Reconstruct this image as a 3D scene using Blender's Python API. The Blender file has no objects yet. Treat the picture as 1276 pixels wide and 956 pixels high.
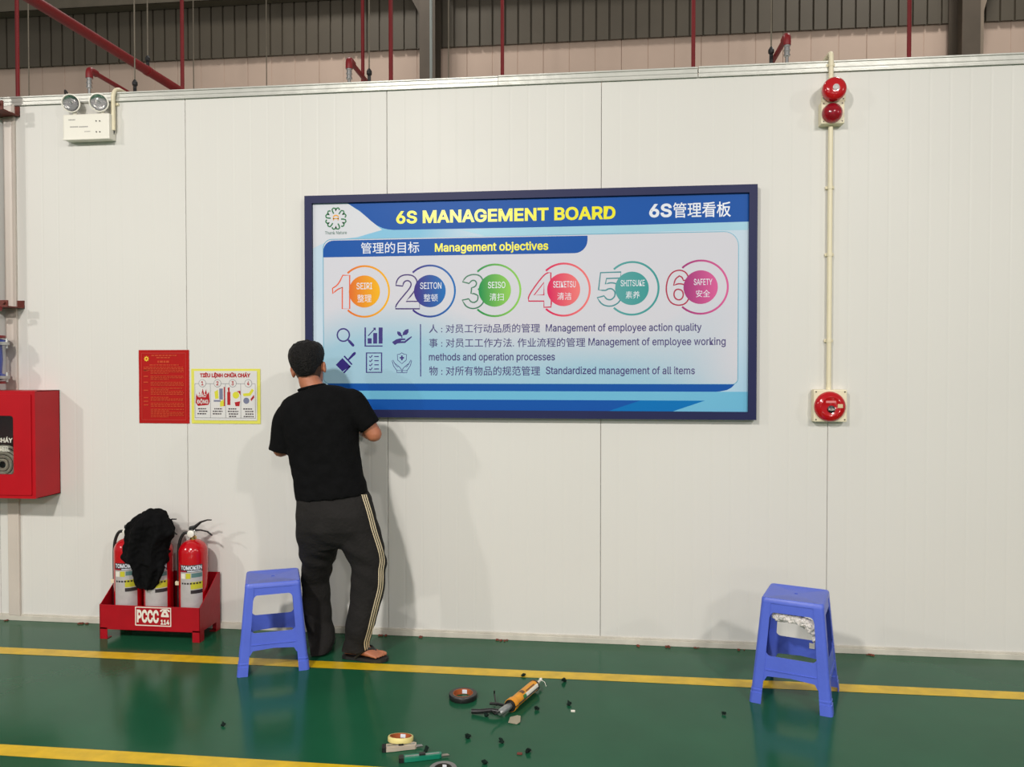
import bpy, bmesh, math, random
from mathutils import Vector, Matrix, noise
from mathutils.bvhtree import BVHTree
random.seed(7)
PI = math.pi
SC = bpy.context.scene
COL = SC.collection

# ---------------------------------------------------------------- camera
FPX, YAW, PITCH, CD, CH = 958.0, .1123, .0185, 4.2135, 1.5
cam_data = bpy.data.cameras.new('camera')
cam_data.sensor_width = 36
cam_data.lens = FPX / 1276 * 36
cam = bpy.data.objects.new('camera', cam_data)
COL.objects.link(cam)
cam.location = (0, -CD, CH)
cam.rotation_euler = (PI / 2 - PITCH, 0, YAW)
SC.camera = cam

# ---------------------------------------------------------------- world and lamps
w = bpy.data.worlds.new('world')
SC.world = w
w.use_nodes = True
w.node_tree.nodes['Background'].inputs[0].default_value = (1.0, .98, .95, 1)
w.node_tree.nodes['Background'].inputs[1].default_value = .36


def lamp(name, loc, target, size, power, colour):
    l = bpy.data.lights.new(name, 'AREA')
    l.shape = 'DISK'
    l.size = size
    l.energy = power
    l.color = colour
    o = bpy.data.objects.new(name, l)
    COL.objects.link(o)
    o.location = loc
    d = Vector(target) - Vector(loc)
    o.rotation_euler = d.to_track_quat('-Z', 'Y').to_euler()
    return o


WARM = (1.0, .955, .895)
for lx, lp in ((-6.9, 225), (-1.95, 310), (2.9, 190), (7.7, 190)):          # hall lamps hung in a row
    lamp('hall_and_fill_light', (lx, -5.3, 4.25), (lx, -4.3, 2.6), .32, lp, WARM)
lamp('hall_and_fill_light', (-3, -14, 5.5), (-3, -6, 0), 1.0, 330, WARM)
lamp('hall_and_fill_light', (4, -14, 5.5), (4, -6, 0), 1.0, 330, WARM)
lamp('hall_and_fill_light', (-3, 3.4, 8.6), (-3, 3.4, 0), 1.2, 205, WARM)  # unseen fill lamp, added only to brighten the far wall
lamp('hall_and_fill_light', (4, 3.4, 8.6), (4, 3.4, 0), 1.2, 205, WARM)  # second added fill, for the right half of the far wall
# unseen low lamps far behind the camera, added for glints on wall and board
for lx in (-7.2, -3.4, 1.5, 2.2, 2.9, 6.6):
    lamp('glint_light', (lx, -17, 1.75), (lx * .4, 0, 1.4), .28, 34, (1, .9, .8))

SC.view_settings.view_transform = 'Standard'
SC.view_settings.look = 'None'
SC.view_settings.gamma = 1
SC.view_settings.use_curve_mapping = False
SC.view_settings.exposure = -0.62

# ---------------------------------------------------------------- measuring helpers
_R = Vector((math.cos(YAW), math.sin(YAW), 0))
_F0 = Vector((-math.sin(YAW), math.cos(YAW), 0))
_U0 = Vector((0, 0, 1))
_F = _F0 * math.cos(PITCH) - _U0 * math.sin(PITCH)
_U = _U0 * math.cos(PITCH) + _F0 * math.sin(PITCH)
_O = Vector((0, -CD, CH))


def ray(x, y):
    return _R * (x - 638) + _U * (478 - y) + _F * FPX


def W(x, y, Y=0.0):
    """surveyed point on the upright plane at depth Y"""
    d = ray(x, y)
    return _O + d * ((Y + CD) / d.y)


def FL(x, y, z=0.0):
    """surveyed point on the level plane at height z"""
    d = ray(x, y)
    return _O + d * ((z - CH) / d.z)


# ---------------------------------------------------------------- materials
MATS = {}


def mat(name, col, rough=.5, metal=0, var=.04, vscale=6, bump=0, bscale=40, coat=0, emit=0, trans=0, ior=1.5,
        spec=.5, alpha=1, rvar=0, sheen=0):
    if name in MATS:
        return MATS[name]
    m = bpy.data.materials.new(name)
    m.use_nodes = True
    nt = m.node_tree
    b = nt.nodes['Principled BSDF']
    L = nt.links.new
    b.inputs['Roughness'].default_value = rough
    b.inputs['Metallic'].default_value = metal
    b.inputs['IOR'].default_value = ior
    b.inputs['Specular IOR Level'].default_value = spec
    b.inputs['Coat Weight'].default_value = coat
    b.inputs['Coat Roughness'].default_value = .08
    b.inputs['Transmission Weight'].default_value = trans
    b.inputs['Alpha'].default_value = alpha
    b.inputs['Sheen Weight'].default_value = sheen
    tc = nt.nodes.new('ShaderNodeTexCoord')
    n = nt.nodes.new('ShaderNodeTexNoise')
    n.inputs['Scale'].default_value = vscale
    n.inputs['Detail'].default_value = 4
    L(tc.outputs['Object'], n.inputs['Vector'])
    r = nt.nodes.new('ShaderNodeValToRGB')
    r.color_ramp.elements[0].position = .3
    r.color_ramp.elements[1].position = .7
    r.color_ramp.elements[0].color = [max(0, c * (1 - var)) for c in col] + [1]
    r.color_ramp.elements[1].color = [min(1, c * (1 + var)) for c in col] + [1]
    L(n.outputs['Fac'], r.inputs['Fac'])
    L(r.outputs['Color'], b.inputs['Base Color'])
    if rvar:
        mr = nt.nodes.new('ShaderNodeMapRange')
        mr.inputs['To Min'].default_value = max(0, rough - rvar)
        mr.inputs['To Max'].default_value = rough + rvar
        n2 = nt.nodes.new('ShaderNodeTexNoise')
        n2.inputs['Scale'].default_value = vscale * 1.7
        n2.inputs['Detail'].default_value = 5
        L(tc.outputs['Object'], n2.inputs['Vector'])
        L(n2.outputs['Fac'], mr.inputs['Value'])
        L(mr.outputs['Result'], b.inputs['Roughness'])
    if bump:
        n3 = nt.nodes.new('ShaderNodeTexNoise')
        n3.inputs['Scale'].default_value = bscale
        n3.inputs['Detail'].default_value = 3
        L(tc.outputs['Object'], n3.inputs['Vector'])
        bp = nt.nodes.new('ShaderNodeBump')
        bp.inputs['Strength'].default_value = bump
        bp.inputs['Distance'].default_value = .01
        L(n3.outputs['Fac'], bp.inputs['Height'])
        L(bp.outputs['Normal'], b.inputs['Normal'])
    if emit:
        b.inputs['Emission Color'].default_value = list(col) + [1]
        b.inputs['Emission Strength'].default_value = emit
    MATS[name] = m
    return m


def s2l(*c):
    return tuple(((v / 255) / 12.92 if v / 255 <= .04045 else ((v / 255 + .055) / 1.055) ** 2.4) for v in c)


def gradmat(name, c0, c1, ang=0, rough=.3, lo=0.0, hi=1.0):
    """flat print with a linear two-colour gradient over the piece's own extent"""
    m = bpy.data.materials.new(name)
    m.use_nodes = True
    nt = m.node_tree
    b = nt.nodes['Principled BSDF']
    b.inputs['Roughness'].default_value = rough
    b.inputs['Specular IOR Level'].default_value = .2
    L = nt.links.new
    tc = nt.nodes.new('ShaderNodeTexCoord')
    mp = nt.nodes.new('ShaderNodeMapping')
    mp.inputs['Rotation'].default_value = (0, ang, 0)
    mp.inputs['Location'].default_value = (-.5 if False else 0, 0, 0)
    L(tc.outputs['Generated'], mp.inputs['Vector'])
    sp = nt.nodes.new('ShaderNodeSeparateXYZ')
    L(mp.outputs['Vector'], sp.inputs[0])
    mr = nt.nodes.new('ShaderNodeMapRange')
    mr.inputs['From Min'].default_value = lo
    mr.inputs['From Max'].default_value = hi
    L(sp.outputs['X'], mr.inputs['Value'])
    r = nt.nodes.new('ShaderNodeValToRGB')
    r.color_ramp.elements[0].color = list(c0) + [1]
    r.color_ramp.elements[1].color = list(c1) + [1]
    L(mr.outputs['Result'], r.inputs['Fac'])
    L(r.outputs['Color'], b.inputs['Base Color'])
    return m


PANEL = mat('panel_steel', s2l(220, 218, 213), .42, var=.015, vscale=1.2, bump=.12, bscale=2.2, rvar=.05, spec=.24)
TRIMW = mat('trim_aluminium', s2l(192, 192, 185), .36, metal=.35, var=.06, vscale=5, bump=.2, bscale=12)
SKIRT = mat('skirting_white', s2l(205, 200, 188), .5, var=.12, vscale=9)
GREEN = mat('epoxy_green', (.012, .088, .042), .17, var=.10, vscale=2.5, bump=.05, bscale=9, rvar=.05, spec=.17)
YELLOW = mat('line_yellow', s2l(214, 176, 22), .35, var=.14, vscale=14, rvar=.08)
RED = mat('painted_red', s2l(180, 10, 26), .42, var=.06, vscale=6, spec=.35)
REDG = mat('glossy_red', s2l(186, 8, 22), .16, var=.03, coat=.5)
TRAYRED = mat('tray_red', s2l(164, 10, 28), .42, var=.08, vscale=8, bump=.1, bscale=30, spec=.35)
PIPERED = mat('pipe_red', s2l(128, 20, 25), .45, var=.10, vscale=9)
RUST = mat('bracket_brown', s2l(106, 48, 38), .6, var=.2, vscale=30)
BLUEP = mat('stool_blue', s2l(82, 104, 208), .38, var=.05, vscale=7, bump=.08, bscale=60)
BLACKC = mat('black_cotton', (.0045, .0045, .005), .95, var=.2, vscale=20, bump=.5, bscale=30, spec=.12)
JACKET = mat('black_jacket', (.004, .004, .0045), .9, var=.3, vscale=12, bump=.6, bscale=25, spec=.12)
TROUS = mat('charcoal_fabric', (.017, .0155, .015), .9, var=.22, vscale=7, bump=.5, bscale=60, spec=.2)
STRIPE = mat('cream_stripe', s2l(222, 205, 172), .8, var=.05)
SKIN = mat('skin', s2l(178, 112, 82), .5, var=.07, vscale=16, bump=.08, bscale=80)
HAIR = mat('black_hair', (.005, .004, .004), .62, var=.4, vscale=60, bump=1, bscale=140, spec=.25)
FADE = mat('cropped_hair', s2l(78, 52, 38), .8, var=.25, vscale=50, bump=.4, bscale=200)
NAVY = mat('frame_navy', s2l(22, 28, 76), .5, var=.05, vscale=5, spec=.3)
DARK = mat('black_plastic', (.01, .01, .011), .4, var=.1)
RUBBER = mat('black_rubber', (.012, .012, .012), .6, var=.15)
WHITE = mat('white_plastic', s2l(232, 228, 216), .4, var=.02)
CREAM = mat('cream_plastic', s2l(232, 222, 192), .45, var=.03)
CHROME = mat('chrome', (.75, .74, .72), .18, metal=1, var=.05)
STEEL = mat('galvanised_steel', (.45, .46, .45), .4, metal=.8, var=.15, vscale=30)
BRASS = mat('brass', (.62, .42, .16), .3, metal=1, var=.05)
WIRE = mat('hanger_steel', s2l(120, 112, 98), .5, metal=.4, var=.1)
GLASS = mat('clear_glass', (.95, .95, .95), .06, trans=1, ior=1.45)
REDGLASS = mat('red_lens', (.55, .01, .03), .12, trans=.55, ior=1.4, coat=.5)
CLAD = mat('cladding_grey', s2l(84, 77, 65), .6, var=.08, vscale=2)
LOWW = mat('wall_pinkish', s2l(196, 174, 158), .7, var=.06, vscale=1.3)
COLM = mat('column_paint', s2l(84, 74, 62), .6, var=.12, vscale=4)
COLL = mat('column_light', s2l(140, 126, 110), .6, var=.08, vscale=4)
GIRT = mat('girt_steel', s2l(104, 96, 82), .5, var=.08)
ROOFP = mat('roof_panel', s2l(190, 188, 180), .5, var=.04)

# ---------------------------------------------------------------- mesh helpers


def V(*a):
    return Vector(a)


class MB:
    def __init__(s):
        s.bm = bmesh.new()

    def poly(s, pts):
        vs = [s.bm.verts.new(p) for p in pts]
        try:
            return s.bm.faces.new(vs)
        except ValueError:
            return None

    def box(s, lo, hi, bev=0.0, M=None):
        r = bmesh.ops.create_cube(s.bm, size=1)
        vs = r['verts']
        c = (Vector(lo) + Vector(hi)) / 2
        d = Vector(hi) - Vector(lo)
        for v in vs:
            v.co = Vector((v.co.x * d.x, v.co.y * d.y, v.co.z * d.z)) + c
        if bev:
            es = list({e for v in vs for e in v.link_edges})
            g = bmesh.ops.bevel(s.bm, geom=es, offset=bev, segments=2, affect='EDGES', profile=.6)
            vs = list({v for v in g['verts']} | {v for v in vs if v.is_valid})
        if M is not None:
            for v in vs:
                v.co = M @ v.co
        return s

    def loft(s, rings, seg=20, cap=True, power=2.0):
        rows = []
        for c, a, b in rings:
            row = []
            for k in range(seg):
                t = 2 * PI * k / seg
                ct, st = math.cos(t), math.sin(t)
                e = 2.0 / power
                ct = math.copysign(abs(ct) ** e, ct)
                st = math.copysign(abs(st) ** e, st)
                row.append(s.bm.verts.new(Vector(c) + Vector(a) * ct + Vector(b) * st))
            rows.append(row)
        for r0, r1 in zip(rows, rows[1:]):
            for k in range(seg):
                s.bm.faces.new((r0[k], r0[(k + 1) % seg], r1[(k + 1) % seg], r1[k]))
        if cap:
            s.bm.faces.new(rows[0][::-1])
            s.bm.faces.new(rows[-1])
        return s

    def tube(s, pts, rad, seg=10, cap=True, smooth=0):
        pts = [Vector(p) for p in pts]
        rs = list(rad) if isinstance(rad, (list, tuple)) else [rad] * len(pts)
        if smooth and len(pts) > 2:
            pts, rs = spline(pts, rs, smooth)
        rings = []
        t0 = (pts[1] - pts[0]).normalized()
        up = Vector((0, 0, 1)) if abs(t0.z) < .9 else Vector((1, 0, 0))
        a = t0.cross(up).normalized()
        for i, p in enumerate(pts):
            if i == 0:
                t = t0
            elif i == len(pts) - 1:
                t = (pts[-1] - pts[-2]).normalized()
            else:
                t = ((pts[i + 1] - p).normalized() + (p - pts[i - 1]).normalized()).normalized()
            a = (a - t * a.dot(t)).normalized()
            b = t.cross(a)
            rings.append((p, a * rs[i], b * rs[i]))
        return s.loft(rings, seg, cap)

    def capsule(s, p0, p1, r0, r1, seg=12):
        p0, p1 = Vector(p0), Vector(p1)
        d = (p1 - p0).normalized()
        pts, rs = [], []
        for t in (-1, -.8, -.5, 0):
            pts.append(p0 + d * r0 * t)
            rs.append(max(r0 * math.sqrt(max(0, 1 - t * t)), r0 * .05))
        for t in (0, .5, .8, 1):
            pts.append(p1 + d * r1 * t)
            rs.append(max(r1 * math.sqrt(max(0, 1 - t * t)), r1 * .05))
        return s.tube(pts, rs, seg)

    def ellipsoid(s, c, r, M=None, u=16, v=10):
        g = bmesh.ops.create_uvsphere(s.bm, u_segments=u, v_segments=v, radius=1)
        for q in g['verts']:
            p = Vector((q.co.x * r[0], q.co.y * r[1], q.co.z * r[2]))
            if M is not None:
                p = M @ p
            q.co = p + Vector(c)
        return s

    def lathe(s, prof, o=(0, 0, 0), axis='Z', seg=28, cap=True):
        """prof: (radius, height) along axis"""
        o = Vector(o)
        A = {'Z': (V(1, 0, 0), V(0, 1, 0), V(0, 0, 1)), 'Y': (V(1, 0, 0), V(0, 0, 1), V(0, -1, 0)),
             'X': (V(0, 1, 0), V(0, 0, 1), V(1, 0, 0))}[axis]
        return s.loft([(o + A[2] * h, A[0] * r, A[1] * r) for r, h in prof], seg, cap)

    def prism(s, poly, f, t):
        """poly of 2-D points mapped by f(u, v, depth) and given thickness t"""
        n = len(poly)
        a = [s.bm.verts.new(f(u, v, 0)) for u, v in poly]
        b = [s.bm.verts.new(f(u, v, t)) for u, v in poly]
        s.bm.faces.new(a)
        s.bm.faces.new(b[::-1])
        for i in range(n):
            s.bm.faces.new((a[i], b[i], b[(i + 1) % n], a[(i + 1) % n]))
        return s

    def ringprism(s, outer, inner, f, t):
        """frame between two loops of the same count"""
        n = len(outer)
        L = [[s.bm.verts.new(f(u, v, d)) for u, v in lp] for lp in (outer, inner) for d in (0, t)]
        oa, ob, ia, ib = L
        for i in range(n):
            j = (i + 1) % n
            s.bm.faces.new((oa[i], oa[j], ia[j], ia[i]))
            s.bm.faces.new((ob[i], ib[i], ib[j], ob[j]))
            s.bm.faces.new((oa[i], ob[i], ob[j], oa[j]))
            s.bm.faces.new((ia[i], ia[j], ib[j], ib[i]))
        return s

    def done(s, name, m, parent=None, smooth=False, local=False, recalc=True):
        if recalc:
            bmesh.ops.recalc_face_normals(s.bm, faces=s.bm.faces)
        me = bpy.data.meshes.new(name)
        off = Vector((0, 0, 0))
        if parent is not None and not local:
            q = parent
            while q is not None:
                off += Vector(q.location)
                q = q.parent
        if off.length:
            bmesh.ops.translate(s.bm, verts=s.bm.verts, vec=-off)
        s.bm.to_mesh(me)
        s.bm.free()
        return link(name, me, m, parent, smooth)


def link(name, me, m, parent=None, smooth=False):
    me.materials.clear()
    me.materials.append(m)
    if smooth:
        me.polygons.foreach_set('use_smooth', [True] * len(me.polygons))
        try:
            me.set_sharp_from_angle(angle=math.radians(38))
        except Exception:
            pass
    o = bpy.data.objects.new(name, me)
    COL.objects.link(o)
    if parent is not None:
        o.parent = parent
    return o


def spline(pts, rs, n):
    P, Rr = [], []
    m = len(pts)
    for i in range(m - 1):
        p0, p1, p2, p3 = pts[max(i - 1, 0)], pts[i], pts[i + 1], pts[min(i + 2, m - 1)]
        for k in range(n):
            t = k / n
            P.append(.5 * ((2 * p1) + (p2 - p0) * t + (2 * p0 - 5 * p1 + 4 * p2 - p3) * t * t + (3 * p1 - p0 - 3 * p2 + p3) * t ** 3))
            Rr.append(rs[i] + (rs[i + 1] - rs[i]) * (t * t * (3 - 2 * t)))
    P.append(pts[-1])
    Rr.append(rs[-1])
    return P, Rr


def thing(name, label, cat, loc=(0, 0, 0), rz=0, group=None):
    o = bpy.data.objects.new(name, None)
    o.empty_display_size = .1
    COL.objects.link(o)
    o.location = loc
    o.rotation_euler = (0, 0, rz)
    tag(o, label, cat, group)
    return o


def tag(o, label, cat, group=None):
    o['label'] = label
    o['category'] = cat
    if group:
        o['group'] = group
    return o


def struct(o):
    o['kind'] = 'structure'
    return o


def copy_tree(o, parent=None):
    c = o.copy()
    COL.objects.link(c)
    c.parent = parent
    for ch in list(o.children):
        copy_tree(ch, c)
    return c


import os
FONT = None
try:      # the sans face that ships inside Blender itself
    FONT = bpy.data.fonts.load(os.path.join(bpy.utils.system_resource('DATAFILES'), 'fonts', 'Inter.woff2'))
except Exception:
    FONT = None


def text_mesh(body, bold=0.0, res=3):
    """filled glyphs; weight is added as a flat rim drawn round every glyph"""
    bm = bmesh.new()
    rj = random.Random(len(body))
    for rim in ((0, bold) if bold else (0,)):
        c = bpy.data.curves.new('lettering', 'FONT')
        if FONT and all(ord(ch) < 0x2000 for ch in body):
            c.font = FONT
        c.body = body
        c.resolution_u = res
        if rim:
            c.fill_mode = 'NONE'
        o = bpy.data.objects.new('lettering', c)
        me = o.to_mesh()
        if not rim:
            for pf in me.polygons:       # every facet on its own hair-thin level, so overlaps never fight
                dz = rj.random() * .8
                bm.faces.new([bm.verts.new((me.vertices[q].co.x, me.vertices[q].co.y, dz)) for q in pf.vertices])
        else:
            nbr = {}
            for e in me.edges:
                p, q = e.vertices
                nbr.setdefault(p, []).append(q)
                nbr.setdefault(q, []).append(p)
            seen = set()
            for st in nbr:
                if st in seen:
                    continue
                lp, cur, prev = [st], st, None
                seen.add(st)
                while True:
                    nx = [q for q in nbr[cur] if q != prev and q not in seen]
                    if not nx:
                        break
                    prev, cur = cur, nx[0]
                    seen.add(cur)
                    lp.append(cur)
                P = [me.vertices[q].co.to_2d() for q in lp]
                P = [p for k, p in enumerate(P) if (p - P[k - 1]).length > 1e-5]
                n = len(P)
                if n < 3:
                    continue
                A, Bq = [], []
                for k in range(n):
                    t0 = (P[k] - P[k - 1]).normalized()
                    t1 = (P[(k + 1) % n] - P[k]).normalized()
                    t = t0 + t1
                    t = t.normalized() if t.length > 1e-4 else t1
                    sc = min(1.6, 1 / max(.4, t.dot(t1)))
                    nn = Vector((-t.y, t.x)) * rim * sc
                    A.append((P[k].x + nn.x, P[k].y + nn.y))
                    Bq.append((P[k].x - nn.x, P[k].y - nn.y))
                for k in range(n):
                    j = (k + 1) % n
                    dz = 1 + rj.random()
                    bm.faces.new([bm.verts.new((p[0], p[1], dz)) for p in (A[k], A[j], Bq[j], Bq[k])])
        o.to_mesh_clear()
        bpy.data.objects.remove(o)
        bpy.data.curves.remove(c)
    me = bpy.data.meshes.new('lettering')
    bm.to_mesh(me)
    bm.free()
    return me


def text_fit(body, x0, x1, z0, z1, Y, m, parent, offset=0.0, name='lettering', f=None, res=3):
    """lettering stretched to the measured rectangle on the upright plane Y"""
    me = text_mesh(body, offset * .8, res)
    xs = [v.co.x for v in me.vertices]
    ys = [v.co.y for v in me.vertices]
    a, b, c, d = min(xs), max(xs), min(ys), max(ys)
    off = Vector((0, 0, 0))
    q = parent
    while q is not None:
        off += Vector(q.location)
        q = q.parent
    for v in me.vertices:
        X = x0 + (v.co.x - a) / (b - a) * (x1 - x0)
        Z = z0 + (v.co.y - c) / (d - c) * (z1 - z0)
        if f:
            v.co = f(X, Z)
        else:
            v.co = Vector((X, Y - .00012 * v.co.z, Z)) - off
    return link(name, me, m, parent)


def remesh(mb, voxel, smooth_it=4, name='tmp'):
    """joined closed shells become one continuous skin"""
    me = bpy.data.meshes.new(name)
    bmesh.ops.recalc_face_normals(mb.bm, faces=mb.bm.faces)
    mb.bm.to_mesh(me)
    mb.bm.free()
    o = bpy.data.objects.new(name, me)
    COL.objects.link(o)
    r = o.modifiers.new('r', 'REMESH')
    r.mode = 'VOXEL'
    r.voxel_size = voxel
    s = o.modifiers.new('s', 'SMOOTH')
    s.iterations = smooth_it
    s.factor = .5
    bpy.context.view_layer.update()
    dg = bpy.context.evaluated_depsgraph_get()
    out = bpy.data.meshes.new_from_object(o.evaluated_get(dg))
    bpy.data.objects.remove(o)
    return out


def circle(cx, cy, r, n=32, a0=0, a1=2 * PI, closed=True):
    return [(cx + r * math.cos(a0 + (a1 - a0) * k / (n if closed else n - 1)),
             cy + r * math.sin(a0 + (a1 - a0) * k / (n if closed else n - 1))) for k in range(n)]


def rrect(x0, y0, x1, y1, r, n=6):
    rr = r if isinstance(r, (list, tuple)) else [r] * 4
    P = []
    for (cx, cy, a, q) in ((x1, y1, 0, rr[0]), (x0, y1, PI / 2, rr[1]), (x0, y0, PI, rr[2]), (x1, y0, 1.5 * PI, rr[3])):
        q = max(q, 1e-4)
        ox = cx - q if cx == x1 else cx + q
        oy = cy - q if cy == y1 else cy + q
        for k in range(n):
            t = a + PI / 2 * k / (n - 1)
            P.append((ox + q * math.cos(t), oy + q * math.sin(t)))
    return P


# =================================================================== SETTING
mb = MB()
mb.box((-14, -12, -.1), (14, 9, 0))
floor = struct(mb.done('floor', GREEN))
for (y0, y1, lb) in ((-.515, -.426, 'straight yellow floor line passing under the stools'),
                     (-1.497, -1.415, 'yellow floor line at the bottom left of the photo')):
    mb = MB()
    n = 60
    for k in range(n):
        xa, xb = -12 + 24 * k / n, -12 + 24 * (k + 1) / n
        mb.poly([(xa, y0 + .002 * math.sin(k * 1.7), .0012), (xb, y0 + .002 * math.sin(k * 1.7 + 1.7), .0012),
                 (xb, y1 + .002 * math.sin(k + 2), .0012), (xa, y1 + .002 * math.sin(k + 1), .0012)])
    o = mb.done('floor_line', YELLOW, floor)
    o['label'] = lb

# the sandwich-panel room: its front wall, built panel by panel
PX0, PW, WT = -2.3693, 1.1905, 3.1


def panel_mesh():
    """one sandwich panel with shallow vertical ribs, base at its lower left front corner"""
    prof = [(.0010, .003), (.003, .0005), (.006, 0), (.008, 0)]
    pitch = (PW - .0) / 12
    for k in range(1, 12):
        x = k * pitch
        for dx, dy in ((-.0105, 0), (-.009, 0), (-.0065, .0001), (-.004, .0004), (-.0015, .0006), (.0015, .0006), (.004, .0004), (.0065, .0001), (.009, 0), (.0105, 0)):
            prof.append((x + dx, dy))
    prof += [(PW - .008, 0), (PW - .006, 0), (PW - .003, .0005), (PW - .0010, .003)]
    bm = bmesh.new()
    zs = (0.0, WT - .03)
    rows = [[bm.verts.new((x, y, z)) for x, y in prof] for z in zs]
    for k in range(len(prof) - 1):
        bm.faces.new((rows[0][k], rows[0][k + 1], rows[1][k + 1], rows[1][k]))
    a, b = prof[0][0], prof[-1][0]
    back = [[bm.verts.new((x, .05, z)) for x in (a, b)] for z in zs]
    bm.faces.new((rows[0][0], rows[1][0], back[1][0], back[0][0]))
    bm.faces.new((rows[0][-1], back[0][1], back[1][1], rows[1][-1]))
    bm.faces.new((back[0][0], back[1][0], back[1][1], back[0][1]))
    bm.faces.new(rows[1] + [back[1][1], back[1][0]])
    bmesh.ops.recalc_face_normals(bm, faces=bm.faces)
    me = bpy.data.meshes.new('wall_panel')
    bm.to_mesh(me)
    bm.free()
    me.materials.append(PANEL)
    me.polygons.foreach_set('use_smooth', [True] * len(me.polygons))
    me.set_sharp_from_angle(angle=math.radians(35))
    return me


wall = bpy.data.objects.new('wall_back', None)
COL.objects.link(wall)
struct(wall)
pm = panel_mesh()
for k in range(-3, 8):
    o = bpy.data.objects.new('wall_panel', pm)
    COL.objects.link(o)
    o.parent = wall
    o.location = (PX0 + k * PW, 0, 0)
# left corner trim strip over the joint at the left edge
mb = MB()
mb.box((-3.50, -.012, .03), (-3.425, .0, 3.06), .004)
mb.box((-3.44, -.016, .03), (-3.425, -.01, 3.06), .002)
mb.done('corner_trim', mat('corner_pink', s2l(206, 196, 186), .35, var=.03), wall)

trim = bpy.data.objects.new('trim_1', None)
COL.objects.link(trim)
struct(trim)
for (a, b, dz) in ((-6, -.55, 0), (-.55, .52, .002), (.525, 6.2, .004)):
    mb = MB()
    mb.box((a, -.010, 3.055), (b, .0, 3.103 + dz), .002)
    mb.box((a, -.016, 3.097 + dz), (b, .06, 3.106 + dz), .002)
    mb.box((a, -.014, 3.053), (b, -.006, 3.062), .002)
    mb.box((a, -.013, 3.074), (b, -.006, 3.079), .002)
    mb.done('trim_length', TRIMW, trim)
base = MB()
base.box((-6, -.012, 0), (6.2, .0, .030), .003)
base.box((-6, -.006, .03), (6.2, .0, .040), .002)
struct(base.done('baseboard_back', SKIRT))
mb = MB()
mb.box((-6, .051, 3.0), (6.2, 3.6, 3.05))
struct(mb.done('ceiling', ROOFP))
for nm, x in (('wall_left', -6.02), ('wall_right', 6.2)):
    mb = MB()
    mb.box((x, .051, 0), (x + .05, 3.6, 3.0))
    struct(mb.done(nm, PANEL))
# rubble and chipped sealant at the foot of the wall
mb = MB()
for x, y in ((12, 769), (103, 773), (108, 773), (470, 791), (478, 790), (521, 792), (622, 796), (628, 796), (797, 802), (832, 805),
             (870, 806), (925, 809), (985, 812), (1085, 815)):
    p = FL(x, y + 4)
    for q in range(4):
        c = V(p.x + random.uniform(-.02, .02), -.02 - random.uniform(0, .012), .003)
        r = random.uniform(.002, .0055)
        mb.box(c - V(r, r, .003), c + V(r, r, r))
o = mb.done('sealant_crumbs', mat('crumb_brown', s2l(120, 60, 45), .8, var=.3))
tag(o, 'small brown crumbs along the foot of the white wall', 'debris')
o['kind'] = 'stuff'

# the factory hall beyond: lower wall, corrugated cladding, steel frame
YB = 10 - CD
far = bpy.data.objects.new('wall_far', None)
COL.objects.link(far)
struct(far)
for k in range(-14, 12):
    x0 = k * 1.0 + .28
    mb = MB()
    prof = [(0, .012)]
    prof += [(.004, 0), (.33, 0), (.333, .006), (.339, .006), (.342, 0), (.66, 0), (.663, .006), (.669, .006), (.672, 0), (.996, 0), (1.0, .012)]
    b0 = [mb.bm.verts.new((x0 + x, YB + y, 0)) for x, y in prof]
    b1 = [mb.bm.verts.new((x0 + x, YB + y, 5.95)) for x, y in prof]
    for i in range(len(prof) - 1):
        mb.bm.faces.new((b0[i], b0[i + 1], b1[i + 1], b1[i]))
    mb.done('wall_sheet', LOWW, far)
    mb = MB()
    pts = []
    for r in range(6):
        u = x0 + r / 6
        pts += [(u, 0), (u + .006, .03), (u + .02, .03), (u + .026, 0), (u + .155, 0)]
    pts.append((x0 + 1, 0))
    b0 = [mb.bm.verts.new((x, YB - .06 + y, 5.70)) for x, y in pts]
    b1 = [mb.bm.verts.new((x, YB - .06 + y, 9.2)) for x, y in pts]
    for i in range(len(pts) - 1):
        mb.bm.faces.new((b0[i], b0[i + 1], b1[i + 1], b1[i]))
    mb.done('cladding_sheet', CLAD, far)


def column(x, lab, wide):
    t = thing('steel_column', lab, 'column', (x, YB - .25, 0))
    mb = MB()
    mb.box((x - .10, YB - .44, 0), (x + .10, YB - .425, 9))
    mb.done('flange', COLM, t)
    mb = MB()
    mb.box((x - .10, YB - .09, 0), (x + .10, YB - .075, 9))
    mb.done('flange', COLM, t)
    mb = MB()
    mb.box((x - .006, YB - .425, 0), (x + .006, YB - .09, 9))
    mb.done('web', COLM, t)
    mb = MB()
    if wide > 0:
        mb.box((x + .10, YB - .30, 0), (x + .20, YB - .075, 5.72))
        mb.prism([(x + .10, 5.72), (x + .20, 5.72), (x + .38, 6.4), (x + .38, 7.2), (x + .10, 7.2)], lambda u, v, d: V(u, YB - .30 + d, v), .05)
    else:
        mb.prism([(x - .09, 5.95), (x - .09, 7.2), (x - .22, 7.2), (x - .22, 6.2)], lambda u, v, d: V(u, YB - .35 + d, v), .04)
    mb.done('gusset_plate', COLL if wide > 0 else COLM, t)
    return t


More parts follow.
